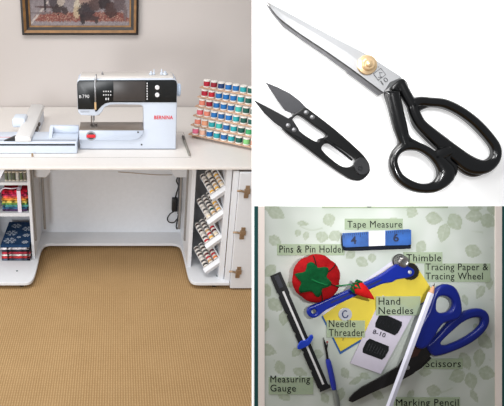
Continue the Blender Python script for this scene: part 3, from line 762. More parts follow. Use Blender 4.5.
bm = sh_.lathe((366.8, 65), [(9.6*px_, 0), (9.8*px_, 1.2*px_), (9.2*px_, 2*px_), (6.4*px_, 2.4*px_), (6.0*px_, 4.6*px_), (5.2*px_, 5.2*px_), (3.4*px_, 5.2*px_), (3.0*px_, 6.8*px_), (2*px_, 7.4*px_), (0, 7.6*px_)], 32, TW-.001)
sh_.add('pivot_screw', bm, gold_m, 35)
# engraved marks
eng = mat('engraving', (92, 92, 94), .6)
cm = (379.6, 74.2); ex, ey = Vector((.80, -.60, 0)), Vector((.60, .80, 0))
def mk(a, b_): return (cm[0]+ex.x*a+ey.x*b_, cm[1]+ex.y*a+ey.y*b_)
wM = TW+.0008
strokes = [[(-4.6, -4), (-4.6, 4), (4.6, 4), (4.6, -4), (-4.6, -4)], [(-3, 1.5), (-1.2, 3.2), (1.2, -1.6), (3, .4)], [(-1.2, 3.2), (.4, 3.4)], [(3.2, -6.6), (3.9, -6.2)]]
bm = BM()
for st in strokes:
    pts = [sh_.P(*mk(*p_), wM) for p_ in st]; tube(bm, pts, .0011, 6)
sh_.add('engraved_emblem', bm, eng, None)
sh_.add('engraved_number', sh_.text('10', *mk(-3.6, 10.6), 7, wM, 4.8, 37), eng, None)
# handles
ring_o = [(384.6, 93), (392, 90.5), (399.8, 93), (402.6, 108), (406, 124), (410, 136), (416, 140.5), (425, 145), (434, 150.5), (442.5, 147.2), (450, 145.2), (455, 148.5), (454.5, 154), (450.5, 158.5), (456.5, 165), (457.2, 173), (451, 182), (440, 189.5), (427, 193), (412, 191.2), (399, 183.5), (391, 173), (389.2, 161), (392.6, 150.5), (398.2, 142.5), (393.5, 128), (388.5, 108)]
ring_i = [(397.2, 163), (400.5, 154), (409, 149.8), (419, 151.8), (429, 158.5), (436, 168), (436.6, 177), (430, 183.8), (420, 184), (408.5, 179.4), (400.5, 172)]
sh_.add('thumb_handle', sh_.plate([cr(ring_o, 5), cr(ring_i, 5)[::-1]], .012, .040, .0125, 5, .03), enamel, 60)
loop_o = [(391, 88), (401.6, 78), (408, 82), (410.6, 91), (417.5, 97.6), (430, 97.2), (445, 98.8), (462, 107), (478, 119), (492, 134), (500.5, 147.6), (501.5, 157.5), (494, 167.5), (484, 174.8), (474, 177), (464.5, 173.6), (457, 167), (448, 158.5), (432, 145), (420.5, 133.5), (413.6, 124), (409.4, 110), (404.6, 97), (398, 93)]
loop_i = [(420, 113.5), (428, 107.8), (438, 107.4), (452, 111.5), (468, 122), (482, 135.6), (491, 147), (492, 154.5), (486, 159.5), (477.5, 157.6), (464, 149.6), (447, 136.6), (430, 123.6)]
sh_.add('finger_handle', sh_.plate([cr(loop_o, 5), cr(loop_i, 5)[::-1]], .0005, .027, .012, 5, .025), enamel, 60)

def ridge(item, pts, w0, closed, cap=.0165):
    # rounded bar following px points (x, y, radius px), half sunk at height w0
    P3 = cr(pts, 5, closed); n = len(P3); bm = BM(); rings = []; seg = 14
    for i, (x, y, rr) in enumerate(P3):
        a = item.P(x, y, w0); q = P3[(i+1) % n] if closed else P3[min(i+1, n-1)]; p = P3[i-1] if closed else P3[max(i-1, 0)]
        d = item.P(q[0], q[1], w0)-item.P(p[0], p[1], w0); d.z = 0; d.normalize(); nr = Vector((-d.y, d.x, 0)); R_ = rr*K; b = min(R_, cap)
        rings.append([bm.verts.new(a+nr*R_*math.cos(2*math.pi*j/seg)+Vector((0, 0, b*math.sin(2*math.pi*j/seg)))) for j in range(seg)])
    for i in range(n if closed else n-1):
        A, B = rings[i], rings[(i+1) % n]
        for j in range(seg): bm.faces.new((A[j], A[(j+1) % seg], B[(j+1) % seg], B[j]))
    if not closed: bm.faces.new(rings[0]); bm.faces.new(rings[-1][::-1])
    bmesh.ops.recalc_face_normals(bm, faces=bm.faces); return bm
TH_ = [o for o in sh_.root.children if o.name.startswith('thumb_handle')][0]; FH_ = [o for o in sh_.root.children if o.name.startswith('finger_handle')][0]
def merge(o, bms):
    bm = BM(); bm.from_mesh(o.data)
    for b in bms:
        me = bpy.data.meshes.new('t'); b.to_mesh(me); b.free(); bm.from_mesh(me); bpy.data.meshes.remove(me)
    bm.to_mesh(o.data); bm.free()
    for p in o.data.polygons: p.use_smooth = True
    o.data.set_sharp_from_angle(angle=math.radians(60))
merge(TH_, [ridge(sh_, [(393.2, 162, 4.1), (396.5, 152, 4.3), (405.5, 146, 5), (419.5, 147.4, 4.4), (431.5, 154.5, 4.7), (441.5, 164, 6.8), (446.5, 174, 9), (436.5, 185.6, 6), (423.5, 188.4, 4.8), (410, 185, 5), (398.2, 176.2, 4.6)], .036, True),
            ridge(sh_, [(392.4, 93.5, 7.2), (396.5, 112, 7), (401, 130, 6.6), (405, 146, 5)], .036, False), ridge(sh_, [(434, 158, 5), (444, 152.5, 5.6), (450.5, 150.4, 4)], .036, False)])
merge(FH_, [ridge(sh_, [(412.5, 106, 5.6), (419, 101.6, 5), (430, 102.2, 4.9), (444, 103.8, 4.9), (459.5, 111, 4.8), (475, 122.5, 4.8), (488.5, 137, 4.8), (496, 149, 4.7), (494.5, 160, 5), (485, 167, 6.8), (471, 165.5, 8.4), (457, 155.5, 8), (444.5, 146, 7.6), (431, 134.4, 6.6), (419, 122.4, 5.6)], .022, True),
            ridge(sh_, [(400.5, 84, 5.2), (406, 95, 5.4), (413, 107, 5.4)], .022, False)])

# ------------------------------------------------------------------ small thread snips
snip_m = mat('snip_black', (26, 26, 28), .42, .3, var=.05)
snip_edge = mat('snip_bright', (226, 226, 228), .3, .3)
sn = Item('thread_snips', (318, 138), 'small black thread snips with two pointed blades, below the large shears', 'scissors')
SW = .020
bA = [(266.2, 82.2), (278, 87), (290, 93), (300, 100.5), (309, 110), (318, 117.6), (312, 121.5), (303.5, 116), (294.5, 113.2), (288, 113.4), (279, 101.5)]
sn.add('blade', sn.plate([bA], SW-.010, SW-.003, .001, 1, SW), mat('snip_grey', (70, 70, 73), .35, .5), 30, label='upper dark grey blade')
bB = [(254.2, 100.7), (266, 105.8), (291.5, 118.5), (298, 128.5), (303, 140), (283, 128.8), (274, 122.5), (264, 113)]
sn.add('blade', sn.plate([bB], SW-.002, SW+.004, .001, 1, SW), snip_m, 30, label='lower black blade')
ed = [(254.4, 100.7), (272, 105.4), (290.4, 113.4), (291.8, 116.4), (288, 118.6), (272, 109.8)]
sn.add('ground_edge', sn.plate([ed], SW-.0025, SW+.0052, 0, 0, SW), snip_edge, None)
bo = [(283, 129), (289, 121.5), (291, 116), (297, 112.2), (305, 107.6), (312, 111.5), (336, 130), (358, 149.5), (365.5, 157.5), (369.8, 165), (369.4, 173), (362, 180), (354.5, 180.4), (346.5, 177), (330, 165.8), (306, 147.4)]
h1 = [(292, 122.6), (296.6, 115.4), (302.5, 117), (314, 125.6), (325.6, 133.8), (324.6, 137.2), (319.2, 138.6), (317.4, 141.6), (312, 139.6), (301, 132)]
h2 = [(322, 149.6), (323.6, 144.8), (328, 143.4), (335, 145.4), (346, 152.4), (355.4, 159.4), (355.8, 163.4), (349.5, 167), (341.4, 166), (331, 158.6)]
sn.add('spring_handle', sn.plate([cr(bo, 4), cr(h1, 4)[::-1], cr(h2, 4)[::-1]], .001, SW+.001, .004, 3, SW), mat('snip_body', (13, 13, 14), .3, .2, coat=.2), 50)
bm = sn.tube([(352, 160, SW+.002), (340, 150.5, SW+.002), (328, 142, SW+.002), (324, 139.5, SW+.001)], .004, 8, sm=3); sn.add('spring_bar', bm, snip_m)
sn.add('end_cap', sn.plate([cr([(353, 163.6), (360, 157.6), (366.6, 161.5), (369, 168), (365, 174), (357.6, 173.6)], 4)], SW+.0005, SW+.007, .0015, 2, SW), mat('cap_grey', (62, 62, 64), .35, .5))
for q in ((306.2, 112.6), (312.2, 117.3), (288, 125.6), (294, 130)):
    sn.add('rivet', sn.lathe(q, [(2.4*K, 0), (2.2*K, 1.2*K), (1.2*K, 1.8*K), (0, 1.9*K)], 16, SW+.001 if q[1] < 120 else SW+.003), mat('rivet_steel', (150, 150, 152), .3, .6))
sn.add('pivot_rivet', sn.lathe((360.2, 168), [(2.6*K, 0), (2.4*K, 1.2*K), (1*K, 1.2*K), (.8*K, .6*K), (0, .6*K)], 16, SW+.0065), black)

# ================================================================== framed notions poster
X0, X1, Y0, Y1 = 264.4, 495.4, 206.2, 425
po = Item('display_poster', (380, 420), 'green-leaf patterned display panel with cream and dark teal edges, beneath the large shears', 'display board')
PWm = .002
teal = mat('teal_edge', (6, 74, 74), .6, var=.04); cream = mat('cream_edge', (252, 240, 232), .7, var=.01)
def rect(a, b_, c, d_): return [(a, b_), (c, b_), (c, d_), (a, d_)]
for nm, xs, m in (('teal_border', (254.6, 258.2), teal), ('cream_border', (258.2, 264.6), cream), ('cream_border', (495.2, 502), cream), ('teal_border', (502, 509), teal)):
    po.add(nm, po.plate([rect(xs[0], Y0, xs[1], Y1)], back_w+.0005, .003), m, None)
leaves = [(276, 213, 10, 6, 30), (268, 207, 6, 4, 80), (329, 220, 7, 6, 70), (303, 223.5, 6, 2.4, 5), (322, 237, 6, 6, 100), (335, 236, 6, 6, 60), (275, 241, 8, 5, 35), (298, 233, 4, 3, 120), (306, 236, 5, 3, 100), (270, 271, 8, 5, 130), (266, 290, 8, 5, 60), (275, 305, 9, 6, 40), (284, 318, 8, 5, 100),
    (434, 218.5, 9, 6, 10), (443.5, 233, 10, 6, 105), (455, 222, 9.5, 7, 60), (473.5, 216, 9, 6, 170), (488, 221, 9, 6.5, 30), (473, 251, 9, 6.2, 15), (475, 207, 8, 4, 10), (421, 247, 6, 6, 30), (492, 210, 7, 4, 60), (395, 222, 8, 4, 20), (362, 262, 7, 5, 30), (412, 212, 6, 6, 20), (372, 258, 5, 4, 100), (350, 255, 6, 4, 140),
    (465, 361, 10, 5.6, 62), (479, 358, 9.5, 5.6, 95), (457, 376, 8.5, 6.6, 160), (471, 381, 9, 6, 75), (487, 373, 9, 6.5, 15), (434, 391, 8, 5.6, 15), (485, 342, 9, 6, 40), (425, 372, 7, 4, 0), (480, 292, 8, 4, 120), (489, 283, 7, 3.5, 90), (465, 300, 6, 3, 70), (480, 330, 9, 4, 40), (474, 396, 8, 3, 60),
    (280, 368, 8, 5, 70), (268, 350, 9, 5.5, 20), (318, 354, 6, 4.5, 0), (284, 395, 8, 5, 40), (300, 372, 8, 4, 20), (355, 381, 8, 3, 150), (365, 376, 6, 3, 20), (345, 373, 6, 4, 60), (340, 395, 8, 4, 110), (296, 352, 6, 4, 130), (325, 398, 6, 4, 60), (378, 395, 7, 4, 30), (410, 395, 6, 3, 120), (265, 325, 7, 4, 90), (290, 285, 4, 3, 40)]
stems = [((300, 226), (322, 228)), ((322, 228), (318, 240)), ((436, 206), (452, 222)), ((452, 222), (482, 232)), ((482, 232), (492, 248)), ((466, 382), (476, 366)), ((430, 390), (452, 388)), ((348, 377), (368, 372)), ((480, 345), (490, 360)), ((478, 285), (492, 300)), ((274, 360), (286, 380))]
from mathutils import noise as mnoise
def paper(u, v):
    px = X0+u*(X1-X0); py = Y1-v*(Y1-Y0)
    nz = mnoise.noise(Vector((px*.05, py*.05, 3))); n2 = mnoise.noise(Vector((px*.35, py*.35, 9)))
    c = mixc((206, 211, 205), (190, 198, 188), .5+nz*.9)
    g = 0
    for a, b_ in stems:
        ax, ay_ = a; dx, dy = b_[0]-ax, b_[1]-ay_; L2 = dx*dx+dy*dy; t = max(0, min(1, ((px-ax)*dx+(py-ay_)*dy)/L2))
        dd = math.hypot(px-ax-dx*t, py-ay_-dy*t-3*math.sin(t*math.pi))
        if dd < 1: g = max(g, .45*(1-dd))
    for lx, ly_, a, b_, r in leaves:
        r = math.radians(r); dx, dy = px-lx, py-ly_
        if abs(dx) > 12 or abs(dy) > 12: continue
        e = (dx*math.cos(r)+dy*math.sin(r))/a; f = (-dx*math.sin(r)+dy*math.cos(r))/b_
        if abs(e) < 1:
            wdt = (1-e*e)*(1.05-.25*e)
            if abs(f) < wdt:
                k_ = .62+.25*n2 - (.18 if abs(f) < .09 else 0) + (.12 if abs(f) > wdt-.18 else 0)
                g = max(g, k_*.88)
    return mixc(c, (150, 161, 134), g)
pw, ph = (X1-X0)*K, (Y1-Y0)*K
o = vgrid('leaf_print_sheet', pw, ph, 231, 219, paper, 'xy', 0, vcol_mat('leaf_paper', .75), po.root)
cc = q2((X0+X1)/2, (Y0+Y1)/2, 0)-po.c; o.location = (cc.x, cc.y, .001)

# captions ---------------------------------------------------------------
cap_m = bpy.data.materials.new('caption_tint'); cap_m.use_nodes = True
_nt = cap_m.node_tree; _b = _nt.nodes['Principled BSDF']; _b.inputs['Base Color'].default_value = (*s2l((186, 202, 172)), 1); _b.inputs['Roughness'].default_value = .8; _b.inputs['Alpha'].default_value = .62; _b.inputs['Specular IOR Level'].default_value = .1
_n = _nt.nodes.new('ShaderNodeTexNoise'); _n.inputs['Scale'].default_value = 60
_r = _nt.nodes.new('ShaderNodeMapRange'); _r.inputs['To Min'].default_value = .46; _r.inputs['To Max'].default_value = .58
_nt.links.new(_n.outputs['Fac'], _r.inputs['Value']); _nt.links.new(_r.outputs['Result'], _b.inputs['Alpha'])
ink = mat('caption_ink', (18, 20, 20), .8, var=0)
def caption(box_, lines, w, label):
    it = Item('caption_strip', ((box_[0]+box_[2])/2, box_[3]), label, 'caption', 'printed captions on the leaf panel', w=w)
    it.add('tinted_strip', it.plate([rect(*box_)], w, w+.0006, 0, 0, w), cap_m, None)
    for s_, x, y, wd in lines:
        desc = any(ch in s_ for ch in 'gp')
        hh_ = 7.4 if not desc else 9.2
        hh_ *= LH
        it.add('lettering', it.text(s_, x, y+(1.9*LH if desc else 0), wd, w+.0009, hh_, bold=0, th=.0002), ink, None)
    return it
LH = .98
caption((344.6, 218.6, 402.8, 229.8), [('Tape Measure', 347.4, 228.0, 54.6)], .0022, 'pale green caption strip reading "Tape Measure", above the blue tape measure')
caption((277, 244, 344.6, 255.3), [('Pins & Pin Holder', 279.4, 252.7, 65.6)], .0022, 'pale green caption strip reading "Pins & Pin Holder", above the red pincushion')
caption((403.5, 252, 442.4, 263.4), [('Thimble', 406.4, 261.4, 34.8)], .0048, 'pale green caption strip reading "Thimble", beside the metal thimble')
caption((424.4, 263.4, 490.2, 282), [('Tracing Paper &', 425.6, 270.6, 62.4), ('Tracing Wheel', 425.6, 279.8, 57.2)], .0022, 'pale green caption strip reading "Tracing Paper & Tracing Wheel"')
caption((376, 296.2, 420.4, 315.4), [('Hand', 378.6, 304.8, 21.6), ('Needles', 378.6, 314.2, 34.6)], .0112, 'pale green caption strip reading "Hand Needles", across the needle card')
caption((326.6, 320.4, 365, 337.4), [('Needle', 328.8, 327.2, 26.6), ('Threader', 328.8, 336.2, 35.2)], .0086, 'pale green caption strip reading "Needle Threader", on the yellow packet')
caption((423.6, 358.4, 462.6, 369), [('Scissors', 425.6, 367.2, 35.2)], .0022, 'pale green caption strip reading "Scissors", below the blue scissor handles')
caption((268.6, 377, 313.2, 394.4), [('Measuring', 270.4, 382.8, 39.6), ('Gauge', 270.4, 391.8, 25.4)], .0022, 'pale green caption strip reading "Measuring Gauge", at the lower left')
caption((394, 397, 460, 409), [('Marking Pencil', 396, 406.2, 62.6)], .0022, 'pale green caption strip reading "Marking Pencil", at the bottom edge')
it = Item('caption_strip', (390, 208), 'pale green title strip cut off at the upper edge of the leaf panel', 'caption', 'printed captions on the leaf panel', w=.0022)
it.add('tinted_strip', it.plate([rect(322, 206.3, 448, 208.2)], .0022, .0028, 0, 0, .0022), cap_m, None)
it.add('lettering', it.plate([[(366.2, 206.4), (371.6, 206.4), (370.6, 207.4), (367.6, 207.4)]], .0029, .0033, 0, 0, .0022), ink, None)

# tape measure -------------------------------------------------------------
tm = Item('tape_measure', (377, 241), 'folded blue tape measure with a white section, numbers 4 and 6 showing', 'tape measure')
tw = .022
blue_t = mat('tape_blue', (38, 88, 160), .5, var=.3, scale=25)
tm.add('tape_layers', tm.plate([cr([(343.5, 236), (350, 234), (378, 232.4), (408, 230.6), (411.6, 232), (411.8, 246.6), (409, 248.8), (380, 250), (352, 251), (345, 250), (343.6, 246)], 3)], .0015, tw-.004, .003, 2, tw), mat('tape_shadow', (20, 26, 40), .7), 40)  # lower layers coloured near black as the shadow under the tape
tm.add('top_layer', tm.plate([[(342.6, 233.2), (369, 231.8), (369, 246.4), (346, 247.4), (343, 246)]], tw-.0035, tw, .001, 1, tw), blue_t, None)
tm.add('white_section', tm.plate([[(368.8, 231.4), (385.2, 230.6), (385.2, 245.6), (368.8, 246.2)]], tw-.0035, tw+.0004, .001, 1, tw), mat('tape_white', (236, 236, 240), .5), None)
tm.add('top_layer', tm.plate([[(385, 230.8), (409, 229.2), (411.4, 230), (411.4, 244.4), (408, 245.2), (385, 245.6)]], tw-.0035, tw, .001, 1, tw), blue_t, None)
tdark = mat('tape_ink', (24, 32, 62), .6)
tm.add('numeral', tm.text('4', 351.2, 244.0, 5.2, tw+.0004, 7.6, 3, .02), tdark, None)
tm.add('numeral', tm.text('6', 393.6, 241.6, 5.2, tw+.0004, 7.6, 3, .02), tdark, None)
for side, xs_ in (('l', [344+2.05*i for i in range(12)]), ('r', [386.5+2.05*i for i in range(12)])):
    bm = BM()
    for i, x in enumerate(xs_):
        yt = 233.1-(x-342.6)*.056; L = 4.2 if i % 4 == 0 else 2.2
        a, b_ = tm.P(x-.22, yt+.6, tw+.0004), tm.P(x+.22, yt+.6+L, tw+.0004)
        box(bm, a.x, b_.x, b_.y, a.y, a.z, a.z+.0003)
    tm.add('tick_marks', bm, tdark, None)

# thimble --------------------------------------------------------------------
th_i = Item('thimble', (399.6, 261), 'round silver thimble standing on the yellow packet beside its caption', 'thimble', w=.0046)
chrome = mat('thimble_silver', (150, 148, 146), .28, .85, var=.25, scale=120)
r = 6.6*K
bm = th_i.lathe((399.6, 261), [(r, 0), (r*1.02, .003), (r*.98, .006), (r*.9, .028), (r*.8, .034), (r*.55, .038), (r*.4, .036), (0, .037)], 28, .0046); th_i.add('cup', bm, chrome)
bm = th_i.tube([(399.6+6.6*math.cos(a), 261+6.6*math.sin(a), .0066) for a in [2*math.pi*i/24 for i in range(24)]], .0022, 8, True); th_i.add('rim', bm, mat('thimble_rim', (60, 58, 58), .3, .8))
bm = BM()
for ringr, nn in ((2.6, 8), (4.4, 12)):
    for i in range(nn):
        a = 2*math.pi*i/nn; c = th_i.P(399.6+ringr*math.cos(a), 261+ringr*math.sin(a), .0046+(.037 if ringr < 3 else .035)); lathe(bm, [(.0018, 0), (.0015, .0012), (0, .0013)], 8, Matrix.Translation(c))
th_i.add('dimples', bm, mat('dimple_dark', (48, 46, 46), .5))

# tracing paper packet ---------------------------------------------------------
pk = Item('tracing_paper_packet', (375, 305), 'yellow tracing paper packet with blue edge, lying under the tracing wheel and needle card', 'packet')
pk.add('blue_backing', pk.plate([[(321.4, 316.6), (402, 258), (429.6, 291.6), (428, 300.6), (340, 354.4)]], .0016, .0022), mat('packet_blue', (50, 96, 156), .6), None)
pk.add('white_sheet', pk.plate([[(320.4, 312.6), (400.6, 254.6), (405, 258), (325, 317)]], .0023, .0029), mat('sheet_lavender', (216, 214, 226), .7), None)
pk.add('yellow_cover', pk.plate([[(323, 315.6), (404.6, 256.6), (414, 262.6), (431, 288), (428.4, 299), (340.6, 351.4)]], .0031, .0042), mat('packet_yellow', (222, 200, 62), .6, var=.06, scale=12), None)

# needle threader ----------------------------------------------------------------
nt_ = Item('needle_threader', (345.3, 316), 'small silver needle threader with stamped round head and wire loop, on the yellow packet', 'needle threader', w=.0046)
nt_.add('head', nt_.plate([ell(345.3, 314.4, 6.8, 6.6), ], .0046, .0066, .0006, 1), mat('threader_silver', (205, 207, 214), .35, .5, var=.1), 40)
bm = nt_.tube([(345.3+2.9*math.cos(a), 314.2+3.5*math.sin(a), .0069) for a in [math.pi*.1+1.6*math.pi*i/10 for i in range(11)]], .0022, 6); nt_.add('stamped_profile', bm, mat('stamp_blue', (58, 66, 104), .5))
nt_.add('wire_loop', nt_.tube([(344.4, 320.6, .0054), (340.8, 331, .0054), (342.8, 340.5, .0054), (345.6, 331, .0054), (345.2, 320.6, .0054)], .0011, 6), steel)

# tracing wheel ------------------------------------------------------------------
tr = Item('tracing_tool', (360, 291), 'blue-handled tracing wheel with a dark toothed wheel, lying across the yellow packet', 'tracing wheel')
hb_ = mat('handle_blue', (10, 36, 140), .3, spec=.35, var=.04)
TWW = .034
d0 = Vector((384-318, 278.6-308.6)); dl = d0.length; dn = d0/dl; nn = Vector((-dn.y, dn.x))
def tp_(a, b_): return (318+dn.x*a+nn.x*b_, 308.6+dn.y*a+nn.y*b_)
hole = ell(314.4, 311.8, 2.6, 2.4)
barl = [tp_(8, -4.6), tp_(35, -4.2), tp_(64, -4.2), tp_(76, -5.4), tp_(84, -7), tp_(90, -7.4), tp_(96, -4.6), (413.5, 269), (414.6, 274), (410, 277.4), (398, 279.6), (392, 282.6), tp_(68, 4.4), tp_(35, 4.6), tp_(8, 5), (319, 316.4), (313, 318.2), (308.6, 315.4), (307.4, 311), (309.6, 307), (314, 305.4)]
tr.add('handle', tr.plate([cr(barl, 3), hole[::-1]], TWW-.016, TWW, .005, 4), hb_, 50)
tr.add('groove', tr.plate([[tp_(14, -.8), tp_(70, -.8), tp_(70, .8), tp_(14, .8)]], TWW-.001, TWW+.0006), mat('groove_navy', (8, 22, 84), .5), None)
tw_pts = []
for i in range(64):
    a = 2*math.pi*i/64; rr = 8.6 if i % 2 else 7.8; tw_pts.append((411+rr*math.cos(a), 271.6+rr*math.sin(a)))
tr.add('toothed_wheel', tr.plate([tw_pts], .006, TWW-.0165, .0005, 1), mat('wheel_dark', (38, 34, 32), .4, .5))
tr.add('axle_screw', tr.lathe((409.6, 272.2), [(2*K, 0), (1.8*K, 1*K), (.6*K, 1.3*K), (0, 1.3*K)], 16, TWW-.001), mat('axle_silver', (210, 210, 214), .3, .7))

# pincushion -----------------------------------------------------------------------
pcn = Item('pincushion', (317, 278), 'red tomato pincushion with green felt star and a small strawberry on a cord', 'pincushion')
red_c = mat('pincushion_red', (150, 8, 14), .75, var=.12, scale=60, bump=.3, bscale=500)
R = 24*K; TH = .062
bm = BM(); seg = 48; prof = []
for i in range(13):
    a = -math.pi/2+math.pi*i/12; prof.append((R*max(0, math.cos(a))**.8 if abs(math.cos(a)) > 1e-6 else 0, TH/2+TH/2*math.sin(a)))
c = pcn.P(317, 278, 0)*1; c = q2(315.4, 278.0, TH*.4)-pcn.c; c.z = .0012
lathe(bm, prof, seg, Matrix.Translation(c))
for v in bm.verts:
    dx, dy = v.co.x-c.x, v.co.y-c.y; a = math.atan2(dy, dx); rr = math.hypot(dx, dy)
    k_ = 1-.045*abs(math.cos(3*a+.4))**8*min(1, rr/R*1.5); v.co.x = c.x+dx*k_; v.co.y = c.y+dy*k_
    v.co.z = c.z + (v.co.z-c.z)*(1-.05*abs(math.cos(3*a+.4))**8) - (.006*max(0, 1-rr/(R*.5)) if v.co.z-c.z > TH/2 else 0)
pcn.add('tomato_body', bm, red_c, 80)
def dome(px, py):   # height of the dome in w above the board
    dx, dy = (px-317.6)*K, (py-277)*K; rr = min(.999, math.hypot(dx, dy)/R)
    return .0012+TH/2+TH/2*math.sqrt(max(0, 1-rr**2.5)) - .006*max(0, 1-rr*2)
felt = mat('green_felt', (6, 74, 38), .95, var=.15, scale=80, bump=.3, bscale=600)
ctr = (310.2-.6, 279.6-2.7); outl = []
for x, y in cr([(305, 272), (307.2, 265), (311, 263.2), (313.6, 264.2), (317, 268.2), (323, 267.6), (327, 268.6), (327.2, 272), (325.4, 277), (328, 280), (330.4, 283.4), (327, 287), (321.4, 288.8), (320.6, 293), (318.4, 297), (315, 295.6), (311, 291.2), (305, 292.4), (300.4, 292.4), (299.8, 288), (301.4, 283), (298.4, 279.4), (296.2, 275.2), (299.6, 273.6)], 2):
    dx, dy = x-.6-ctr[0], y-2.7-ctr[1]; outl.append((math.degrees(math.atan2(dy, dx)), math.hypot(dx, dy)))
bm = BM(); NR = 5; rings_ = []
for k in range(1, NR+1):
    row = []
    for a, rr in outl:
        a_ = math.radians(a); x = ctr[0]+rr*k/NR*math.cos(a_); y = ctr[1]+rr*k/NR*math.sin(a_); hgt = dome(x, y)+.0022
        p_ = Vector(((x-317.6)*K, -(y-277)*K, hgt-.0012))+c; row.append(bm.verts.new(p_))
    rings_.append(row)
p0 = bm.verts.new(Vector(((ctr[0]-317.6)*K, -(ctr[1]-277)*K, dome(*ctr)+.001))+c)
n = len(outl)
for i in range(n): bm.faces.new((p0, rings_[0][i], rings_[0][(i+1) % n]))
for A_, B_ in zip(rings_, rings_[1:]):
    for i in range(n): bm.faces.new((A_[i], B_[i], B_[(i+1) % n], A_[(i+1) % n]))
bmesh.ops.recalc_face_normals(bm, faces=bm.faces)
fo = pcn.add('felt_star', bm, felt, 60); md = fo.modifiers.new('solid', 'SOLIDIFY'); md.thickness = .002; md.offset = 1
thr = mat('dark_thread', (16, 26, 22), .8); bm = BM()
for a in (-100, -38, 22, 78, 140, 190):
    pts = []
    for k in range(8):
        rr = 12+k*1.55; x = 317.6+rr*math.cos(math.radians(a)); y = 277+rr*math.sin(math.radians(a)); 
        pts.append(Vector(((x-317.6)*K, -(y-277)*K, dome(x, y)+.0005))+c)
    bm = BM(); tube(bm, pts, .0016, 6); pcn.add('dividing_thread', bm, thr)
gl = mat('green_cord', (20, 110, 60), .8)
pcn.add('cord', pcn.tube([(311.5, 279.5, .064), (318, 282.2, .067), (325, 284.6, .066), (334, 285.8, .052), (343, 285.4, .05), (350, 284.6, .058), (354, 286, .061)], .0022, 8, sm=4), gl)
# strawberry
SWz = TWW+.026
a0 = pcn.P(354.5, 285, SWz); a1 = pcn.P(374.6, 299.5, SWz-.004); ax = (a1-a0); L = ax.length; axn = ax.normalized()
s_, t_ = frame_of(axn)
Ms = Matrix(((s_.x, t_.x, axn.x, a0.x), (s_.y, t_.y, axn.y, a0.y), (s_.z, t_.z, axn.z, a0.z), (0, 0, 0, 1)))
bm = BM(); rr = .0165*1.25; lathe(bm, [(0, -.002), (rr*.5, -.001), (rr*.95, L*.08), (rr*1.08, L*.2), (rr*.98, L*.38), (rr*.7, L*.62), (rr*.36, L*.84), (rr*.1, L*.97), (0, L)], 24, Ms)
sb = pcn.add('strawberry', bm, mat('strawberry_red', (196, 22, 24), .7, var=.12, scale=80), 60)
bm = BM()
for k in range(5):
    a = 2*math.pi*k/5+.3; d1 = s_*math.cos(a)+t_*math.sin(a); w1 = axn.cross(d1)
    vs_ = [a0-axn*.004, a0+d1*rr*.9-axn*.003+w1*rr*.5, a0+d1*rr*1.25+axn*.011, a0+d1*rr*.9-axn*.003-w1*rr*.5]
    bm.faces.new([bm.verts.new(v) for v in vs_])
cp = obj('leaf_cap', bm, felt, sb); md = cp.modifiers.new('solid', 'SOLIDIFY'); md.thickness = .004

# needle card --------------------------------------------------------------------------
nc = Item('needle_card', (380, 334), 'white card of hand needles with two black windows, lying on the yellow packet', 'needle card', w=.0044)
tl, trt, br, bl = (383, 295.4), (415.2, 310.4), (380.8, 374), (350.4, 363.2)
nc.add('card', nc.plate([[tl, trt, br, bl], ell(393.6, 307.2, 1.9, 1.7)[::-1]], .0044, .0078, 0, 0), mat('card_lavender', (204, 198, 212), .6, var=.02), None)
def cardp(a, b_): # a across 0..1, b down 0..1
    x = (tl[0]*(1-a)+trt[0]*a)*(1-b_)+(bl[0]*(1-a)+br[0]*a)*b_; y = (tl[1]*(1-a)+trt[1]*a)*(1-b_)+(bl[1]*(1-a)+br[1]*a)*b_; return (x, y)
wb = mat('window_black', (12, 14, 16), .3, var=.1)
for b0, b1 in ((.22, .43), (.60, .81)):
    pts = [cardp(.2, b0), cardp(.82, b0), cardp(.87, b0+.05), cardp(.87, b1-.05), cardp(.82, b1), cardp(.2, b1), cardp(.15, b1-.05), cardp(.15, b0+.05)]
    wnd = nc.add('black_window', nc.plate([pts], .0079, .0088, 0, 0), wb, None)
    bm = BM()
    for k in range(7):
        aa = .27+k*.085; p_, q_ = cardp(aa, b0+.05), cardp(aa, b1-.05); tube(bm, [nc.P(*p_, .0094), nc.P(*q_, .0094)], .0008, 5)
    o = nc.add('needles', bm, mat('needle_steel', (36, 37, 40), .3, .7)); o.parent = wnd
nc.add('size_lettering', nc.text('8-10', 372.4, 333.4, 13, .0086, 4.4, -19, .01), mat('card_ink', (60, 56, 70), .7), None)

# measuring gauge ------------------------------------------------------------------------
mg = Item('measuring_gauge', (301, 332), 'black sewing measuring gauge with a pale centre slot and blue slider', 'measuring gauge')
gp0, gp1 = Vector((275.4, 274)), Vector((325.6, 390)); gd = (gp1-gp0); gl_ = gd.length; gd /= gl_; gn = Vector((-gd.y, gd.x))
def gp(a, b_): p_ = gp0+gd*a-gn*b_; return (p_.x, p_.y)     # b>0 to the right
left_e = [gp(0, -5.6), gp(18, -5.8), gp(20, -5.0)]
n_st = 4
for k in range(5):
    s0 = 22+k*20.5; left_e += [gp(s0, -4.8), gp(s0+1.5, -6.2), gp(s0+18, -6.2), gp(s0+20, -4.8)]
left_e.append(gp(gl_, -5.8))
right_e = [gp(gl_, 5.8), gp(gl_-3, 6), gp(gl_-4, 4.6), gp(24, 4.9), gp(23, 5.6), gp(0, 5.6)]
slot = [gp(19, -.9), gp(gl_-6, -.9), gp(gl_-6, 1.3), gp(19, 1.3)]
mg.add('ruler', mg.plate([left_e+right_e, slot[::-1]], .0045, .010, .0006, 1), mat('gauge_black', (14, 15, 17), .4, var=.1), None)
mg.add('slot_backing', mg.plate([slot], .0046, .0096, 0, 0, .01), mat('slot_white', (226, 226, 226), .4), None)
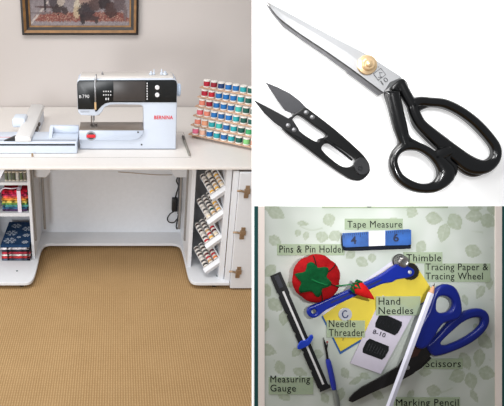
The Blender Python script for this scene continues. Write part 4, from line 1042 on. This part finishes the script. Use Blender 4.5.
mg.add('end_plate', mg.plate([[gp(2, -2), gp(15, -2), gp(15, 2.4), gp(2, 2.4)]], .0095, .0115, .0005, 1), mat('end_grey', (52, 54, 62), .35), None)
s0 = 76
mg.add('slider', mg.plate([cr([gp(s0-4, -3.2), gp(s0-3, 2.5), gp(s0-6, 9), gp(s0-2.5, 9.6), gp(s0+2.4, 3), gp(s0+3.2, -3), gp(s0+2.6, -8.6), gp(s0-.6, -8.2)], 3)], .0102, .0165, .0015, 2), mat('slider_blue', (16, 58, 182), .35), 50)

# seam ripper ----------------------------------------------------------------------------------
srp = Item('seam_ripper', (331, 370), 'seam ripper with blue handle and thin steel fork, beside the measuring gauge', 'seam ripper')
sz = .0115
srp.add('handle', srp.tube([(327.6, 359, sz), (328.4, 362, sz), (331.4, 375, sz), (333.6, 386, sz), (334.2, 389.4, sz)], [.0065, .0092, .0098, .0092, .0075], 14), mat('ripper_blue', (22, 40, 150), .35, coat=.3))
srp.add('clear_cap', srp.tube([(334.4, 389.8, sz), (336.4, 400, sz), (338.8, 414, sz)], [.0088, .0098, .0088], 12), mat('cap_grey_plastic', (112, 116, 112), .3))
srp.add('steel_fork', srp.tube([(327.8, 360, sz), (326.3, 350, sz), (325.2, 345, sz), (323.4, 337.2, sz)], [.0044, .004, .004, .0008], 8), mat('fork_dark', (44, 42, 42), .3, .7))
srp.add('fork_prong', srp.tube([(326.2, 349, sz), (327.3, 345.2, sz), (327.2, 342.4, sz)], [.0035, .0025, .001], 8), mat('fork_dark', (44, 42, 42), .3, .7))
bm = srp.lathe((327.2, 342), [(.0036, 0), (.0034, .002), (0, .0042)], 10, sz-.001); srp.add('red_tip', bm, mat('tip_red', (150, 60, 60), .4))

# blue scissors -----------------------------------------------------------------------------------
sc_ = Item('scissors', (420, 350), 'scissors with blue plastic handles and dark blades, at lower right under the white pencil', 'scissors')
W1 = .022
bl_m = mat('dark_blade', (40, 38, 37), .32, .6, var=.15, scale=20)
bpts = [(349.2, 401.4), (349.4, 398.6), (354, 393.2), (362, 387), (380, 377.4), (398.5, 366), (404, 358), (409, 346), (418, 338), (428, 344), (434, 352), (425.5, 361), (414, 373.6), (403, 379.6), (391, 384.4), (370, 394), (352.4, 402.6)]
sc_.add('blade', sc_.plate([bpts], .012, .018, .0012, 2), bl_m, 30)
sc_.add('blade', sc_.plate([[(356, 397), (380, 384), (400, 372), (413, 364), (424, 352), (432, 358), (422, 368), (406, 378), (384, 388)]], .003, .0105, .001, 1), mat('lower_blade', (26, 25, 25), .4, .5), 30)
sc_.add('shank', sc_.plate([[(409.6, 347), (416, 336), (425, 343), (417.6, 356), (411, 358)]], .0182, .0215, .0006, 1), mat('shank_brown', (66, 40, 32), .4, .5), 30)
sc_.add('pivot_screw', sc_.lathe((407.2, 367.4), [(2.4*K, 0), (2.2*K, 1*K), (1*K, 1.2*K), (0, 1.2*K)], 16, .0178), steel)
sb_m = mat('scissor_blue', (10, 28, 116), .3, spec=.35, var=.04)
lp1o = [(414.6, 344), (416, 334), (421, 323), (427.6, 311), (431.6, 299), (435.6, 290), (441, 285.4), (447.6, 284.2), (454.6, 287), (459.2, 294), (461.6, 304), (461.8, 313), (458.6, 318.6), (451.6, 321), (444.6, 323), (439, 328.6), (434.6, 336.6), (428, 346), (420.6, 349)]
lp1i = [(436.2, 306), (437.4, 299), (441.6, 296), (448, 297), (452.4, 301.6), (452.4, 307), (448.6, 311.6), (441.6, 313.2), (437, 311)]
sc_.add('handle', sc_.plate([cr(lp1o, 4), cr(lp1i, 4)[::-1]], .0168+.005, .046, .009, 4, .04), sb_m, 60, label='upper blue handle with round opening')
lp2o = [(426.6, 346), (432, 340.6), (440, 332.6), (449, 322.6), (460, 314.2), (471, 309.6), (480.6, 308.8), (487, 312), (489.6, 318.4), (488.2, 326), (482.6, 334), (474, 341.2), (463, 347.4), (449, 353), (438, 356), (432.4, 355)]
lp2i = [(440.6, 343.4), (445, 338), (453, 330.6), (462, 323), (471, 318.4), (478.4, 317.4), (481.8, 320), (480.6, 325.4), (474, 332), (464, 338.4), (453, 343.4), (445.6, 345.6)]
sc_.add('handle', sc_.plate([cr(lp2o, 4), cr(lp2i, 4)[::-1]], .0024, .0275, .009, 4, .022), sb_m, 60, label='lower blue handle with long opening')

# marking pencil ---------------------------------------------------------------------------------------
mp_ = Item('marking_pencil', (412, 345), 'white marking pencil with sharpened tip, lying across the blue scissors', 'pencil')
W3 = .058; prr = 3.1*K
Pa, Pb = (434.6, 283.4, W3), (388, 409.5, W3-.0)
def pl(t): return (Pa[0]+(Pb[0]-Pa[0])*t, Pa[1]+(Pb[1]-Pa[1])*t, W3)
mp_.add('barrel', mp_.tube([pl(.075), pl(.08), pl(1.0)], [prr*.8, prr, prr], 6), mat('pencil_white', (206, 206, 222), .4, var=.02), None)
mp_.add('wood_cone', mp_.tube([pl(.022), pl(.0745)], [prr*.3, prr*.86], 12), mat('pencil_wood', (196, 152, 120), .7), 40)
mp_.add('lead', mp_.tube([pl(0), pl(.0215)], [prr*.06, prr*.28], 10), mat('pencil_lead', (60, 50, 46), .6), 40)

# ================================================================== light
def area(name, loc, target, size, sy, power, col=(1, 1, 1)):
    d = bpy.data.lights.new(name, 'AREA'); d.shape = 'RECTANGLE'; d.size = size; d.size_y = sy; d.energy = power; d.color = col
    o = bpy.data.objects.new(name, d); COL.objects.link(o); o.location = loc
    o.rotation_euler = (Vector(target)-Vector(loc)).to_track_quat('-Z', 'Y').to_euler(); return o
def spot(name, loc, target, ang, power, blend=1, rad=.1, col=(1, 1, 1)):
    d = bpy.data.lights.new(name, 'SPOT'); d.spot_size = math.radians(ang); d.spot_blend = blend; d.energy = power; d.shadow_soft_size = rad; d.color = col
    o = bpy.data.objects.new(name, d); COL.objects.link(o); o.location = loc
    o.rotation_euler = (Vector(target)-Vector(loc)).to_track_quat('-Z', 'Y').to_euler(); return o
w = bpy.data.worlds.new('world'); scn.world = w; w.use_nodes = True
w.node_tree.nodes['Background'].inputs['Color'].default_value = (.93, .96, 1, 1); w.node_tree.nodes['Background'].inputs['Strength'].default_value = .25
area('room_light', (-.5, 2.35, 3.1), (-.15, 3.5, .5), 2.2, 1.0, 56, (1, .985, .97))
def bp3(px, py, w_): v = q2(px, py, 0); v.z = w_; return BMX @ v
spot('panel_key', bp3(330, -20, 1.5), bp3(385, 80, 0), 42, 60, 1, .2)
spot('poster_key', bp3(345, 205, 1.25), bp3(378, 258, 0), 40, 50, 1, .035)
area('window_light', (-2.7, 1.5, 1.8), (-.1, 3.4, .3), 1.6, 1.6, 58, (1, .99, .98))
area('strip_light', bp3(190, -50, .9), bp3(430, 120, 0), .22, 1.5, 9)
spot('fill_light', (-.95, .45, .95), (-.05, 3.4, .3), 48, 120, .6, .35, (.96, .98, 1))
